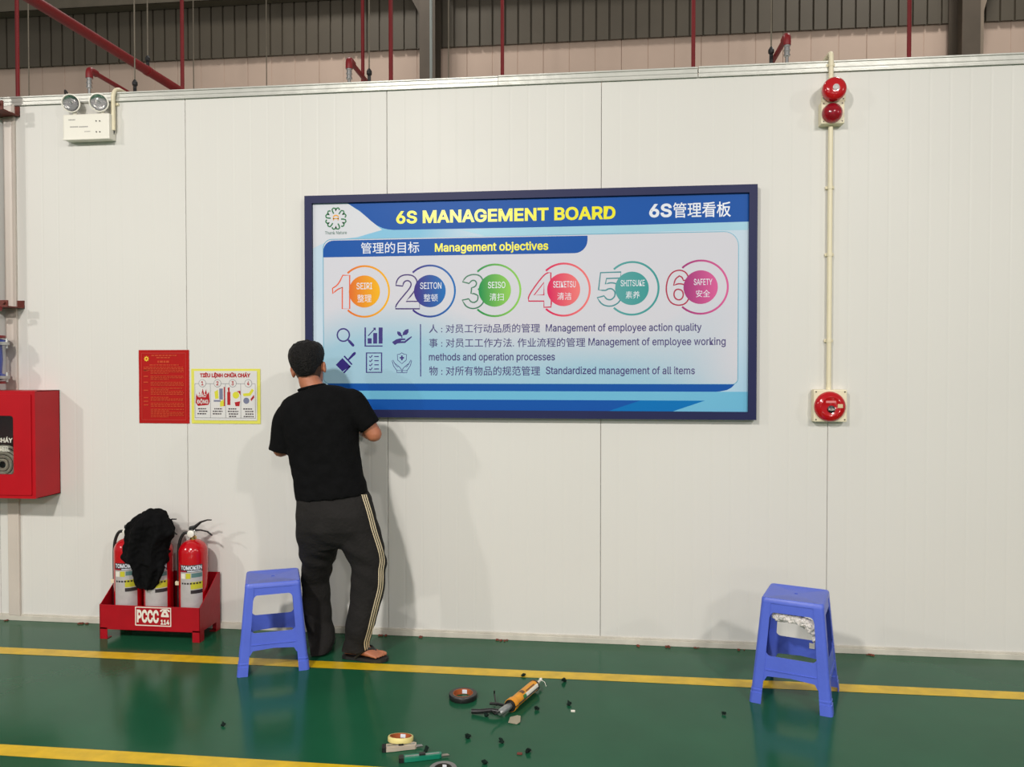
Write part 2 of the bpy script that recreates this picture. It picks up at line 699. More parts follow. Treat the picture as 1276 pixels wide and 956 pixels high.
column(-2.15, 'brown steel column above the wall, behind the grey conduit', -1)
column(4.30, 'dark steel column above the wall at the right', 1)
for (a, b, lb) in ((-13.5, -2.25, 'dim horizontal steel girt above the wall, left of the first column'),
                   (-1.95, 4.15, 'dim horizontal steel girt between the two columns')):
    mb = MB()
    mb.box((a, YB - .26, 6.38), (b, YB - .245, 6.62))
    mb.box((a, YB - .26, 6.38), (b, YB - .08, 6.392))
    mb.box((a, YB - .26, 6.61), (b, YB - .08, 6.62))
    tag(mb.done('steel_girt', GIRT), lb, 'beam')


def vpipe(px, py, Y, r, m, name, lab, cat, z0, z1=9, group=None):
    p = W(px, py, Y)
    mb = MB()
    mb.tube([(p.x, Y, z0), (p.x, Y, z1)], r, 12)
    return tag(mb.done(name, m, smooth=True), lab, cat, group)


FY = 3.0
for px, py, r, lb in ((22, 100, .019, 'leftmost thin red vertical pipe above the wall'),
                      (227, 60, .018, 'thin red vertical pipe meeting the end of the sloping red pipe'),
                      (452, 60, .017, 'thin red vertical pipe beside the middle sprinkler arm'),
                      (487, 50, .021, 'thicker red vertical pipe, left of the grey conduit'),
                      (626, 50, .017, 'thin red vertical pipe, right of the brown steel column'),
                      (864, 40, .018, 'thin red vertical pipe above the right part of the board'),
                      (1133, 30, .018, 'rightmost thin red vertical pipe, left of the dark column')):
    vpipe(px, py, FY, r, PIPERED, 'sprinkler_riser', lb, 'pipe', 3.68)
mb = MB()
mb.tube([(-8.5, FY, 3.65), (7, FY, 3.65)], .035, 14)
tag(mb.done('feeder_pipe', PIPERED, smooth=True), 'red horizontal feeder pipe running behind the wall top', 'pipe')
vpipe(537, 40, 4.6, .017, mat('conduit_grey', s2l(150, 158, 155), .4, metal=.2), 'grey_conduit', 'pale grey vertical conduit in front of the brown steel column', 'pipe', 3.05)
# big sloping-looking pipe that runs away from the viewer
t = thing('main_pipe', 'thick dark red pipe running diagonally at the upper left', 'pipe', (-3.717, -.6, 3.96))
mb = MB()
mb.tube([(-3.717, -1.8, 3.88), (-3.717, 2.35, 3.985)], .037, 18)
mb.tube([(-3.717, 2.33, 3.985), (-3.717, 2.42, 3.97), (-3.717, 2.45, 3.90), (-3.717, 2.45, 3.06)], .037, 18)
mb.done('pipe', PIPERED, t, True)
mb = MB()
mb.tube([(-3.717, 1.80, 3.971), (-3.717, 1.84, 3.972)], .041, 18)
mb.done('pipe_ring', PIPERED, t, True)


def sprinkler(px, py, lab):
    e = W(px, py, 1.0)
    t = thing('sprinkler_pipe', lab, 'pipe', (e.x, 1.0, 3.05))
    mb = MB()
    mb.tube([(e.x, 1.02, e.z), (e.x, FY - .04, e.z)], .017, 14)
    mb.done('arm', PIPERED, t, True)
    mb = MB()
    mb.tube([(e.x, 1.06, e.z), (e.x, 1.0, e.z), (e.x, .985, e.z - .02), (e.x, .985, e.z - .06)], .025, 14, smooth=3)
    mb.done('elbow', PIPERED, t, True)
    mb = MB()
    mb.tube([(e.x, .985, e.z - .05), (e.x, .985, e.z - .12)], .017, 12)
    for k in range(3):
        mb.tube([(e.x, .985, e.z - .06 - .03 * k), (e.x, .985, e.z - .072 - .03 * k)], .021, 12)
    mb.tube([(e.x, .985, e.z - .12), (e.x, .985, 3.05)], .011, 12)
    mb.done('drop', CHROME, t, True)
    return e


e1 = sprinkler(113, 88, 'red sprinkler arm above the twin-head emergency light')
e2 = sprinkler(436, 76, 'red sprinkler arm above the upper left corner of the board')
e3 = sprinkler(980, 46, 'red sprinkler arm to the left of the alarm bell')


def hanger(px, py, Y, zc, lab, clamp=True):
    p = W(px, py, Y)
    t = thing('hanger_rod', lab, 'rod', (p.x, Y, zc))
    mb = MB()
    mb.tube([(p.x, Y, zc), (p.x, Y, 9)], .0055, 8)
    mb.done('rod', WIRE, t, True)
    if clamp:
        mb = MB()
        mb.lathe([(.012, 0), (.02, .01), (.02, .03), (.008, .05)], (p.x, Y, zc), seg=10)
        mb.box((p.x - .012, Y - .006, zc - .07), (p.x + .012, Y + .006, zc), .003)
        mb.done('clamp', DARK, t)


hanger(168, 90, 1.35, e1.z + .01, 'thin steel rod holding the sprinkler arm over the emergency light')
hanger(184, 60, 1.82, 4.045, 'thin steel rod holding the thick diagonal red pipe')
hanger(460, 60, 1.3, e2.z + .01, 'thin steel rod holding the middle sprinkler arm')
hanger(961, 50, 1.3, e3.z + .01, 'thin steel rod holding the sprinkler arm near the alarm bell')
hanger(36, 90, 2.2, 3.05, 'thin steel rod beside the leftmost red vertical pipe', False)
hanger(559, 60, 2.2, 3.05, 'thin steel rod just right of the brown steel column', False)
hanger(241, 60, 3.2, 3.05, 'thin steel rod right of the end of the diagonal red pipe', False)
hanger(332, 60, 3.2, 3.05, 'thin steel rod midway between diagonal pipe and middle sprinkler', False)

# =================================================================== BOARD
YF, YP = -.048, -.030
bx0, bx1 = -1.640, .826
bz0, bz1 = 1.2325, 2.471
board = thing('management_board', 'large framed blue 6S management board hung on the white wall', 'board', ((bx0 + bx1) / 2, 0, bz0))
fw = .042
for (a, b, c, d) in ((bx0, bx1, bz1 - fw, bz1), (bx0, bx1, bz0, bz0 + fw)):
    mb = MB()
    s = 1 if c > 2 else -1
    zo, zi = (d, c) if s > 0 else (c, d)
    mb.prism([(a, zo), (b, zo), (b - fw, zi), (a + fw, zi)], lambda u, v, dd: V(u, YF + dd, v), .047)
    mb.done('frame_rail', NAVY, board)
for (xo, xi) in ((bx0, bx0 + fw), (bx1, bx1 - fw)):
    mb = MB()
    mb.prism([(xo, bz0), (xo, bz1), (xi, bz1 - fw), (xi, bz0 + fw)], lambda u, v, dd: V(u, YF + dd, v), .047)
    mb.done('frame_rail', NAVY, board)

# printed ground: pale blue with white swooshes, all flat print
pg = bpy.data.materials.new('print_ground')
pg.use_nodes = True
nt = pg.node_tree
b = nt.nodes['Principled BSDF']
b.inputs['Roughness'].default_value = .42
b.inputs['Specular IOR Level'].default_value = .15
tc = nt.nodes.new('ShaderNodeTexCoord')
mp = nt.nodes.new('ShaderNodeMapping')
mp.inputs['Scale'].default_value = (1.1, 1, 1.0)
mp.inputs['Rotation'].default_value = (0, .6, 0)
nt.links.new(tc.outputs['Object'], mp.inputs[0])
ns = nt.nodes.new('ShaderNodeTexNoise')
ns.inputs['Scale'].default_value = 1.1
ns.inputs['Detail'].default_value = 1
nt.links.new(mp.outputs[0], ns.inputs['Vector'])
rp = nt.nodes.new('ShaderNodeValToRGB')
rp.color_ramp.elements[0].position = .36
rp.color_ramp.elements[0].color = list(s2l(132, 190, 222)) + [1]
rp.color_ramp.elements[1].position = .62
rp.color_ramp.elements[1].color = list(s2l(196, 214, 230)) + [1]
nt.links.new(ns.outputs['Fac'], rp.inputs[0])
nt.links.new(rp.outputs[0], b.inputs['Base Color'])
mb = MB()
mb.box((bx0 + fw - .002, YP, bz0 + fw - .002), (bx1 - fw + .002, -.004, bz1 - fw + .002))
sheet = mb.done('print_sheet', pg, board)

# pale inner panel (flat print with gradient)
pp = bpy.data.materials.new('print_panel')
pp.use_nodes = True
nt = pp.node_tree
b = nt.nodes['Principled BSDF']
b.inputs['Roughness'].default_value = .42
b.inputs['Specular IOR Level'].default_value = .15
tc = nt.nodes.new('ShaderNodeTexCoord')
sp = nt.nodes.new('ShaderNodeSeparateXYZ')
nt.links.new(tc.outputs['Generated'], sp.inputs[0])
m1 = nt.nodes.new('ShaderNodeMath')
m1.operation = 'MULTIPLY_ADD'
m1.inputs[1].default_value = .75
nt.links.new(sp.outputs['Z'], m1.inputs[0])
ns = nt.nodes.new('ShaderNodeTexNoise')
ns.inputs['Scale'].default_value = 1.3
ns.inputs['Detail'].default_value = 0
nt.links.new(tc.outputs['Object'], ns.inputs['Vector'])
nt.links.new(ns.outputs['Fac'], m1.inputs[2])
rp = nt.nodes.new('ShaderNodeValToRGB')
rp.color_ramp.elements[0].position = .50
rp.color_ramp.elements[0].color = list(s2l(158, 196, 216)) + [1]
rp.color_ramp.elements[1].position = .85
rp.color_ramp.elements[1].color = list(s2l(208, 208, 218)) + [1]
nt.links.new(m1.outputs[0], rp.inputs[0])
nt.links.new(rp.outputs[0], b.inputs['Base Color'])

PRBLUE = mat('print_blue', s2l(14, 82, 166), .42, var=.01, spec=.15)
PRBLUE2 = mat('print_azure', s2l(0, 112, 184), .42, var=.01, spec=.15)
PRCYAN = mat('print_cyan', s2l(110, 182, 216), .22, var=.01, spec=.15)
PRYEL = mat('print_yellow', s2l(238, 232, 20), .25, var=0)
PRWHT = mat('print_white', s2l(226, 230, 240), .25, var=0)
PRPUR = mat('print_indigo', s2l(50, 40, 122), .25, var=0)
PRTXT = mat('print_text', s2l(62, 54, 118), .25, var=0)
PRLINE = mat('print_teal_line', s2l(110, 170, 196), .25, var=0)
PRGRN = mat('print_green', s2l(30, 112, 66), .25, var=0)
PRORG = mat('print_orange', s2l(228, 160, 40), .25, var=0)
PALE = mat('print_pale', s2l(214, 216, 224), .22, var=.01, spec=.15)
SWOOSH = mat('print_swoosh', s2l(160, 204, 224), .22, var=.02, spec=.15)


def B(x, y, Y=None):
    return W(x, y, YP if Y is None else Y)


def crop(x0, y0, s):
    return lambda x, y: (lambda p: (p.x, p.z))(B(x0 + x / s, y0 + y / s))


C1, C2 = crop(375, 225, 4.253), crop(655, 225, 4.253)
C3, C4 = crop(375, 385, 4.253), crop(655, 385, 4.253)
C6 = crop(410, 395, 10.635)
layer_n = [0]


def flat(poly, m, name, lay):
    mb = MB()
    mb.poly([(u, YP - .0003 * lay, v) for u, v in poly])
    return mb.done(name, m, board, recalc=False)


def strokes(paths, wd, m, name, lay, closed=False):
    """flat printed lines of width wd joined into one mark"""
    mb = MB()
    for pth in paths:
        n = len(pth)
        pts = [Vector((p[0], 0, p[1])) for p in pth]
        Ls, Rs = [], []
        for i in range(n):
            if closed:
                a, c = pts[(i - 1) % n], pts[(i + 1) % n]
            else:
                a, c = pts[max(i - 1, 0)], pts[min(i + 1, n - 1)]
            t = (c - a).normalized()
            nn = Vector((-t.z, 0, t.x)) * wd / 2
            Ls.append(pts[i] + nn)
            Rs.append(pts[i] - nn)
        y = Vector((0, YP - .0003 * lay, 0))
        for i in range(n if closed else n - 1):
            j = (i + 1) % n
            mb.poly([Ls[i] + y, Ls[j] + y, Rs[j] + y, Rs[i] + y])
    return mb.done(name, m, board, recalc=False)


ix0, ix1, iz0, iz1 = bx0 + fw, bx1 - fw, bz0 + fw, bz1 - fw
# white corner ground by the logo, then the blue head band
flat([C1(64, 128), C1(250, 124), C1(320, 170), C1(385, 225), C1(430, 262), C1(300, 300), C1(150, 318), C1(64, 360)], PALE, 'printed_ground', .5)
sw = [C1(850, 262), C2(0, 246), C2(620, 232), C2(1180, 218), C2(1180, 262), C2(760, 270), C2(330, 282), C2(0, 292), C1(1000, 300)]
flat(sw, SWOOSH, 'printed_swoosh', .6)
curve = [C1(245, 128), C1(282, 143), C1(312, 162), C1(342, 188), C1(372, 215), C1(402, 238), C1(432, 252), C1(460, 259), C1(492, 262)]
zt = iz1
hb = [(curve[0][0], zt)] + curve[1:] + [C2(0, 249), C2(600, 235), (ix1, C2(1180, 218)[1]), (ix1, zt)]
flat(hb, PRBLUE, 'head_band', 1)
# inner panel
pL, pR = C1(118, 400)[0], C2(1128, 400)[0]
pT, pB = C2(900, 274)[1], C4(600, 399)[1]
flat(rrect(pL, pB, pR, pT, [.075, .05, .03, .03]), pp, 'printed_panel', .9)
strokes([rrect(pL, pB, pR, pT, [.075, .05, .03, .03], 8)], .0045, PRLINE, 'panel_outline', 1.2, True)
# sub-head band
x0, x1 = pL, C2(328, 300)[0]
z1, z0 = C1(400, 314)[1], C1(400, 403)[1]
flat(rrect(x0, z0, x1, z1, [.003, .06, .003, .07], 8), PRBLUE, 'sub_band', 1.6)
# bottom bands
z1, z0 = C4(600, 399)[1], C4(600, 438)[1]
xa, xb = C3(140, 415)[0], C4(1108, 400)[0]
flat([(xa, z1), (xb, z1), (xb - .018, z1 - .018), (xb - .04, z1 - .03), (xb - .075, z0 + .002), (xb - .10, z0), (xa + .05, z0), (xa + .018, z1 - .02)], PRBLUE, 'lower_stripe', 1.7)
z1, z0 = C3(900, 481)[1], C3(900, 533)[1]
flat([(ix0, z1 + .048), (ix1, z1 + .048), (ix1, z1), (ix0, z1)], PRCYAN, 'cyan_strip', 1.0)
flat([(ix0, z1), (C4(950, 486)[0], z1), (C4(780, 540)[0], iz0), (ix0, iz0)], PRBLUE2, 'foot_band', 1.3)
flat([(ix0, z1), (C4(610, 486)[0], z1), (C4(440, 540)[0], iz0), (ix0, iz0)], PRBLUE, 'foot_band', 1.6)
flat([(C4(950, 486)[0], z1), (ix1, z1), (ix1, iz0), (C4(780, 540)[0], iz0)], PRCYAN, 'foot_band', 1.2)


def btext(body, xl, yt, yb, xr, m, bold=0.0, lay=3, res=3):
    a, c, r = B(xl, yt), B(xl, yb), B(xr, yt)
    return text_fit(body, a.x, r.x, c.z, a.z, YP - .0003 * lay, m, board, bold, res=res)


btext('6S MANAGEMENT BOARD', 493.7, 263.0, 279.2, 766.9, PRYEL, .035)
btext('6S', 809, 254.2, 271.4, 837.2, PRWHT, .035)
btext('管理看板', 838.6, 252.6, 271.8, 910.8, PRWHT, .012, res=2)
btext('管理的目标', 449.8, 302.4, 316.4, 522.4, PRWHT, .006, res=2)
btext('Management objectives', 541.9, 303.2, 316.8, 683.2, PRYEL, .025)
rows = (('人 : 对员工行动品质的管理', 534.7, 404.2, 415.2, 672.8), ('Management of employee action quality', 680.2, 403.8, 415.9, 874.2),
        ('事 : 对员工工作方法. 作业流程的管理', 534.7, 421.8, 433, 729.3), ('Management of employee working', 733.3, 421, 433.2, 904.2),
        ('methods and operation processes', 534.5, 440, 451.8, 691.5),
        ('物 : 对所有物品的规范管理', 534.7, 456.4, 468, 673), ('Standardized management of all items', 680.2, 456.7, 468.9, 865.9))
for r in rows:
    btext(r[0], r[1], r[2], r[3], r[4], PRTXT, .012 if ord(r[0][0]) < 999 else .004, res=2)
p0, p1 = B(524, 403.9), B(524.2, 469.2)
strokes([[(p0.x, p0.z), (p1.x, p1.z)]], .006, PRPUR, 'divider', 2)

# six numbered discs
S6 = [('1', 'SEIRI', '整理', 454.1, 363.3, (414.4, 435.8), 0, 19.4, (222, 110, 40), (240, 176, 20), (226, 100, 70)),
      ('2', 'SEITON', '整顿', 535.6, 362.8, (492.4, 523.0), 1.2, 26.5, (58, 40, 130), (0, 104, 180), (60, 36, 110)),
      ('3', 'SEISO', '清扫', 616.5, 361.9, (575.9, 604.6), 2.4, 21.6, (10, 140, 70), (138, 200, 84), (30, 110, 80)),
      ('4', 'SEIKETSU', '清洁', 702.3, 361.0, (658, 687.2), 1, 28, (214, 30, 90), (236, 120, 120), (200, 30, 80)),
      ('5', 'SHITSUKE', '素养', 787.4, 359.4, (744.2, 774.2), 1, 30, (84, 158, 160), (60, 150, 150), (70, 140, 148)),
      ('6', 'SAFETY', '安全', 873.0, 357.9, (829.8, 859.8), 3, 23, (160, 50, 120), (212, 90, 150), (170, 30, 70))]
RD = (B(454 + 19.4, 363).x - B(454 - 19.4, 363).x) / 2
RR = RD * 30.6 / 19.4
CA, CB = crop(395, 315, 4.908), crop(655, 315, 4.908)


def soften(lp):
    """round the shallow bends of a drawn digit, keep its sharp corners"""
    for it in range(2):
        out = []
        n = len(lp)
        for k in range(n):
            a, b, c = Vector(lp[k - 1]), Vector(lp[k]), Vector(lp[(k + 1) % n])
            if (b - a).angle(c - b) < math.radians(58):
                out += [tuple(b.lerp(a, .25)), tuple(b.lerp(c, .25))]
            else:
                out.append(tuple(b))
        lp = out
    return lp


DIG = {'1': [[(95, 218), (130, 195), (158, 138), (200, 138), (200, 343), (155, 343), (155, 210), (120, 228), (97, 250)]],
       '2': [[(482, 200), (490, 165), (512, 142), (548, 133), (590, 140), (612, 168), (612, 205), (590, 245), (545, 298), (628, 298), (628, 343), (480, 343), (484, 318), (530, 262), (570, 215), (578, 190), (565, 172), (545, 170), (530, 182), (524, 204)]],
       '3': [[(890, 178), (912, 145), (955, 131), (995, 138), (1016, 165), (1012, 200), (985, 224), (1015, 244), (1026, 285), (1005, 325), (960, 345), (912, 332), (888, 290), (928, 282), (940, 300), (962, 306), (985, 290), (984, 262), (962, 250), (942, 250), (946, 214), (968, 208), (978, 188), (968, 170), (948, 168), (930, 188)]],
       '4': [[(118, 124), (154, 122), (154, 250), (158, 295), (155, 332), (112, 334), (112, 296), (18, 296), (16, 262)], [(112, 182), (112, 258), (52, 259)]],
       '5': [[(458, 122), (583, 118), (580, 155), (494, 158), (488, 192), (520, 182), (560, 190), (586, 222), (590, 262), (570, 308), (520, 331), (465, 318), (438, 275), (480, 264), (494, 284), (520, 290), (545, 270), (548, 240), (530, 220), (505, 220), (490, 232), (446, 228)]],
       '6': [[(1000, 165), (985, 122), (945, 104), (900, 116), (870, 155), (858, 215), (866, 270), (890, 310), (935, 324), (980, 312), (1004, 270), (1002, 225), (975, 195), (935, 188), (905, 200), (915, 160), (940, 142), (958, 150), (964, 170)], [(932, 222), (958, 230), (966, 258), (955, 284), (932, 290), (910, 275), (906, 248), (915, 228)]]}
for (dg, nm, zh, cx, cy, (d0, d1), tx, tw, c0, c1, cd) in S6:
    c = B(cx, cy)
    k = B(cx + .5, cy).x - B(cx - .5, cy).x
    gm = gradmat('print_disc', s2l(*c0), s2l(*c1), lo=.05, hi=.95)
    dm = mat('print_digit_' + nm.lower(), s2l(*cd), .25, var=0)
    pts = circle(c.x, c.z, RR, 44, -math.radians(133), math.radians(133), closed=False)
    strokes([pts], .0105, gm, 'ring', 1.5)
    dz = 21.3 * k
    zc = c.z + (0.0) * k
    cf = CA if dg in '123' else CB
    strokes([[cf(*q) for q in soften(lp)] for lp in DIG[dg]], .0075, dm, 'digit', 2, True)
    flat(circle(c.x, c.z, RD, 44), gm, 'disc', 2.6)
    text_fit(nm, c.x + (tx - tw / 2) * k, c.x + (tx + tw / 2) * k, c.z + 2.6 * k, c.z + 10.6 * k, YP - .0003 * 3.4, PRWHT, board, .007)
    text_fit(zh, c.x + (tx - 8.8) * k, c.x + (tx + 8.8) * k, c.z - 12.8 * k, c.z - 3.6 * k, YP - .0003 * 3.4, PRWHT, board, 0, res=2)

# icons
kx = C6(110, 0)[0] - C6(10, 0)[0]   # one hundred crop units


def ik(*pts):
    return [C6(*p) for p in pts]


cm = C6(190, 240)
strokes([circle(cm[0], cm[1], .8 * kx, 28)], .19 * kx, PRPUR, 'magnifier_icon', 2, True)
flat(ik((262, 298), (285, 312), (338, 372), (330, 392), (310, 393), (258, 335), (248, 312)), PRPUR, 'magnifier_icon', 2)
flat(ik((470, 140), (490, 140), (490, 378), (710, 378), (710, 394), (470, 394)), PRPUR, 'chart_icon', 2)
for a, b, t in ((512, 565, 283), (586, 638, 213), (658, 710, 140)):
    flat(ik((a, t), (b, t), (b, 354), (a, 354)), PRPUR, 'chart_icon', 2)
strokes([ik((518, 252), (604, 160))], .13 * kx, PRPUR, 'chart_icon', 2)
flat(ik((580, 145), (620, 142), (618, 185)), PRPUR, 'chart_icon', 2)
flat(ik((905, 190), (940, 198), (958, 222), (962, 262), (925, 250), (905, 225)), PRPUR, 'plant_icon', 2)
flat(ik((1054, 160), (1052, 205), (1030, 235), (975, 245), (980, 205), (1010, 170)), PRPUR, 'plant_icon', 2)
strokes([ik((966, 240), (966, 280))], .13 * kx, PRPUR, 'plant_icon', 2)
flat(ik((835, 335), (890, 298), (940, 285), (1012, 287), (1012, 305), (960, 310), (950, 322), (1000, 322), (1045, 285), (1095, 255), (1098, 270), (1010, 345), (940, 348), (905, 352), (872, 374)), PRPUR, 'plant_icon', 2)
flat(ik((90, 635), (178, 545), (285, 655), (178, 722)), PRPUR, 'brush_icon', 2)
strokes([ik((200, 518), (305, 632))], .2 * kx, PRPUR, 'brush_icon', 2)
strokes([ik((285, 650), (195, 742))], .2 * kx, PRPUR, 'brush_icon', 2)
flat(ik((248, 560), (320, 475), (345, 462), (358, 478), (348, 500), (265, 575)), PRPUR, 'brush_icon', 2)
strokes([[C6(497, 478), C6(697, 478), C6(697, 735), C6(497, 735)]], .2 * kx, PRPUR, 'checklist_icon', 2, True)
for k in range(4):
    y = 525 + 55 * k
    strokes([ik((600, y), (660, y))], .13 * kx, PRPUR, 'checklist_icon', 2)
    strokes([ik((532, y), (548, y + 14), (575, y - 16))], .13 * kx, PRPUR, 'checklist_icon', 2)
strokes([ik((905, 498), (940, 492), (965, 476), (990, 492), (1028, 498), (1024, 570), (965, 620), (910, 572))], .075 * kx, PRPUR, 'shield_icon', 2, True)
flat(ik((955, 512), (977, 512), (977, 532), (995, 532), (995, 552), (977, 552), (977, 574), (955, 574), (955, 552), (937, 552), (937, 532), (955, 532)), PRPUR, 'shield_icon', 2)
for sg in (-1, 1):
    X = lambda x: 966 + sg * x
    strokes([ik((X(8), 740), (X(68), 740), (X(68), 710), (X(110), 650), (X(130), 580), (X(118), 572), (X(95), 615), (X(30), 665), (X(6), 700), (X(6), 742))], .075 * kx, PRPUR, 'shield_icon', 2, False)
    strokes([ik((X(10), 712), (X(68), 712))], .06 * kx, PRPUR, 'shield_icon', 2)
    strokes([ik((X(92), 620), (X(70), 655), (X(48), 665))], .06 * kx, PRPUR, 'shield_icon', 2)

# the green scalloped emblem with its caption
CL = crop(395, 250, 19.12)
lc = CL(450, 430)
Rl = CL(700, 430)[0] - lc[0]
paths = []
for k in range(6):
    a0 = math.radians(90 + 60 * k)
    pth = []
    for (da, rr) in ((-24, .50), (-25, .74), (-23, .92), (-14, 1.0), (-4, .95), (0, .80), (0, .66), (0, .80), (5, .95), (13, 1.0), (20, .95), (24, .86)):
        a = a0 - math.radians(da)
        pth.append((lc[0] + Rl * rr * math.cos(a), lc[1] + Rl * rr * math.sin(a)))
    paths.append(pth)
strokes(paths, Rl * .13, PRGRN, 'emblem', 2)
strokes([circle(lc[0], lc[1], Rl * .30, 16, .5, PI - .5, closed=False)], Rl * .12, PRORG, 'emblem', 2)
strokes([[(lc[0] - Rl * .28, lc[1]), (lc[0] + Rl * .28, lc[1])], [(lc[0] - Rl * .22, lc[1] - Rl * .16), (lc[0] - Rl * .22, lc[1] + Rl * .1)],
         [(lc[0] + Rl * .22, lc[1] - Rl * .16), (lc[0] + Rl * .22, lc[1] + Rl * .1)]], Rl * .1, PRORG, 'emblem', 2.2)
btext('Thank Nature', 405, 288.4, 292.4, 432.2, mat('print_grey_green', s2l(96, 130, 120), .3, var=0), .01, res=2)

# =================================================================== POSTERS
POST = mat('poster_red', s2l(176, 18, 14), .12, var=.04, vscale=10, coat=.4)
PLINE = mat('poster_line', s2l(198, 72, 36), .3, var=.1)
PORL = mat('poster_orange', s2l(196, 56, 20), .2, var=.05)
PYE = mat('poster_emblem', s2l(240, 200, 60), .3, var=.05)


def sheetobj(nm, m, x0, x1, z0, z1, lab, cat='poster', tilt=0):
    t = thing(nm, lab, cat, ((x0 + x1) / 2, 0, z0))
    mb = MB()
    n = 10
    rows = []
    for j in range(n + 1):
        rows.append([mb.bm.verts.new((x0 + (x1 - x0) * i / n + tilt * (j / n), -.0025 - .0012 * noise.noise(V(i * .45, j * .4, x0 * 3)) - .001, z0 + (z1 - z0) * j / n)) for i in range(n + 1)])
    for j in range(n):
        for i in range(n):
            mb.bm.faces.new((rows[j][i], rows[j][i + 1], rows[j + 1][i + 1], rows[j + 1][i]))
    mb.done('sheet', m, t, True, recalc=False)
    return t


YQ = -.0062


def mk(parent, m, name, items, Y=YQ):
    mb = MB()
    for it in items:
        mb.poly([(u, Y, v) for u, v in it])
    return mb.done(name, m, parent, recalc=False)


def rct(x0, x1, z0, z1):
    return [(x0, z0), (x1, z0), (x1, z1), (x0, z1)]


rx0, rx1, rz0, rz1 = -2.664, -2.354, 1.186, 1.612
rp_ = sheetobj('fire_rules_poster', POST, rx0, rx1, rz0, rz1, 'glossy red notice of fire rules taped to the wall left of the yellow-edged poster')
U = lambda u: rx0 + (rx1 - rx0) * u
Vv = lambda v: rz1 - (rz1 - rz0) * v
bw = .002
mk(rp_, mat('poster_border', s2l(214, 70, 60), .3), 'border', [rct(U(.06), U(.94), Vv(.955), Vv(.955) + bw), rct(U(.06), U(.94), Vv(.045), Vv(.045) + bw), rct(U(.06), U(.06) + bw, Vv(.955), Vv(.045)), rct(U(.94) - bw, U(.94), Vv(.955), Vv(.045))])
cxE, czE = U(.16), Vv(.12)
star = [(cxE + .017 * (1 if k % 2 == 0 else .62) * math.cos(PI / 2 + k * PI / 8), czE + .017 * (1 if k % 2 == 0 else .62) * math.sin(PI / 2 + k * PI / 8)) for k in range(16)]
mk(rp_, PYE, 'emblem', [star])
mk(rp_, PORL, 'emblem', [circle(cxE, czE, .006, 12)], YQ - .0003)
words = []
for (v, a, b) in ((.075, .26, .76), (.105, .36, .64)):
    words.append((v, a, b, .006))
words.append((.16, .38, .62, .012))
words.append((.205, .22, .8, .005))
for i in range(34):
    v = .235 + i * .0205
    if i in (5, 9, 13, 19, 23, 27):
        continue
    words.append((v, .24 if i > 2 else .1, random.choice((.9, .9, .88, .6)), .0042))
its = []
for (v, a, b, h) in words:
    x = a
    while x < b - .01:
        wv = random.uniform(.025, .07)
        its.append(rct(U(x), U(min(x + wv, b)), Vv(v) - h / 2, Vv(v) + h / 2))
        x += wv + .012
for v in (.28, .36, .44, .55, .65, .70, .75):
    its.append(rct(U(.10), U(.19), Vv(v) - .003, Vv(v) + .003))
o = mk(rp_, PLINE, 'fine_print', its)
o['kind'] = 'stuff'

yx0, yx1, yz0, yz1 = -2.341, -1.924, 1.187, 1.503
YEL2 = mat('poster_yellow', s2l(226, 222, 96), .15, var=.04, coat=.4)
PWH = mat('poster_white', s2l(220, 218, 216), .2, var=.03)
PRD = mat('poster_ink_red', s2l(176, 26, 34), .3)
PGY = mat('poster_ink_grey', s2l(104, 104, 112), .3)
PBK = mat('poster_ink_dark', s2l(70, 60, 66), .3)
yp = sheetobj('fire_drill_poster', YEL2, yx0, yx1, yz0, yz1, 'white fire order poster with yellow border and four numbered pictures')
U = lambda u: yx0 + (yx1 - yx0) * u
Vv = lambda v: yz1 - (yz1 - yz0) * v
mk(yp, PWH, 'print_area', [rct(U(.045), U(.955), Vv(.94), Vv(.04))])
text_fit('TIÊU LỆNH CHỮA CHÁY', U(.13), U(.86), Vv(.175), Vv(.065), YQ - .0006, PRD, yp, .055)
lines = []
for u in (.055, .28, .50, .72, .93):
    lines.append(rct(U(u) - .001, U(u) + .001, Vv(.90), Vv(.275)))
lines += [rct(U(.055), U(.93), Vv(.275), Vv(.275) + .002), rct(U(.055), U(.93), Vv(.90), Vv(.90) + .002)]
mk(yp, PGY, 'column_lines', lines, YQ - .0004)
for k in range(4):
    cx, cz = U((.165, .385, .605, .83)[k]), Vv(.265)
    mk(yp, PGY, 'number_disc', [circle(cx, cz, .0225, 24)], YQ - .0007)
    mk(yp, PWH, 'number_disc', [circle(cx, cz, .0205, 24)], YQ - .0010)
    text_fit(str(k + 1), cx - .007, cx + .007, cz - .012, cz + .012, YQ - .0013, PRD, yp, .03)
flame = [(.065, .62), (.075, .45), (.10, .52), (.12, .42), (.14, .50), (.17, .36), (.19, .47), (.22, .37), (.23, .47), (.26, .42), (.27, .6), (.25, .66), (.1, .68)]
mk(yp, PRD, 'alarm_picture', [[(U(a), Vv(b)) for a, b in flame]], YQ - .0005)
text_fit('BÁO', U(.11), U(.22), Vv(.52), Vv(.44), YQ - .0008, PWH, yp, .03)
text_fit('ĐỘNG', U(.085), U(.25), Vv(.655), Vv(.545), YQ - .0008, PWH, yp, .03)
PY3 = mat('poster_ink_yellow', s2l(214, 210, 60), .3)
PGR = mat('poster_ink_slate', s2l(120, 124, 150), .3)
mk(yp, PY3, 'switch_picture', [[(U(a), Vv(b)) for a, b in ((.34, .42), (.39, .38), (.40, .54), (.35, .55))], [(U(a), Vv(b)) for a, b in ((.42, .60), (.47, .56), (.48, .68), (.42, .69))]], YQ - .0005)
mk(yp, PGR, 'switch_picture', [rct(U(.33), U(.43), Vv(.60), Vv(.57)), rct(U(.41), U(.46), Vv(.56), Vv(.36))], YQ - .0006)
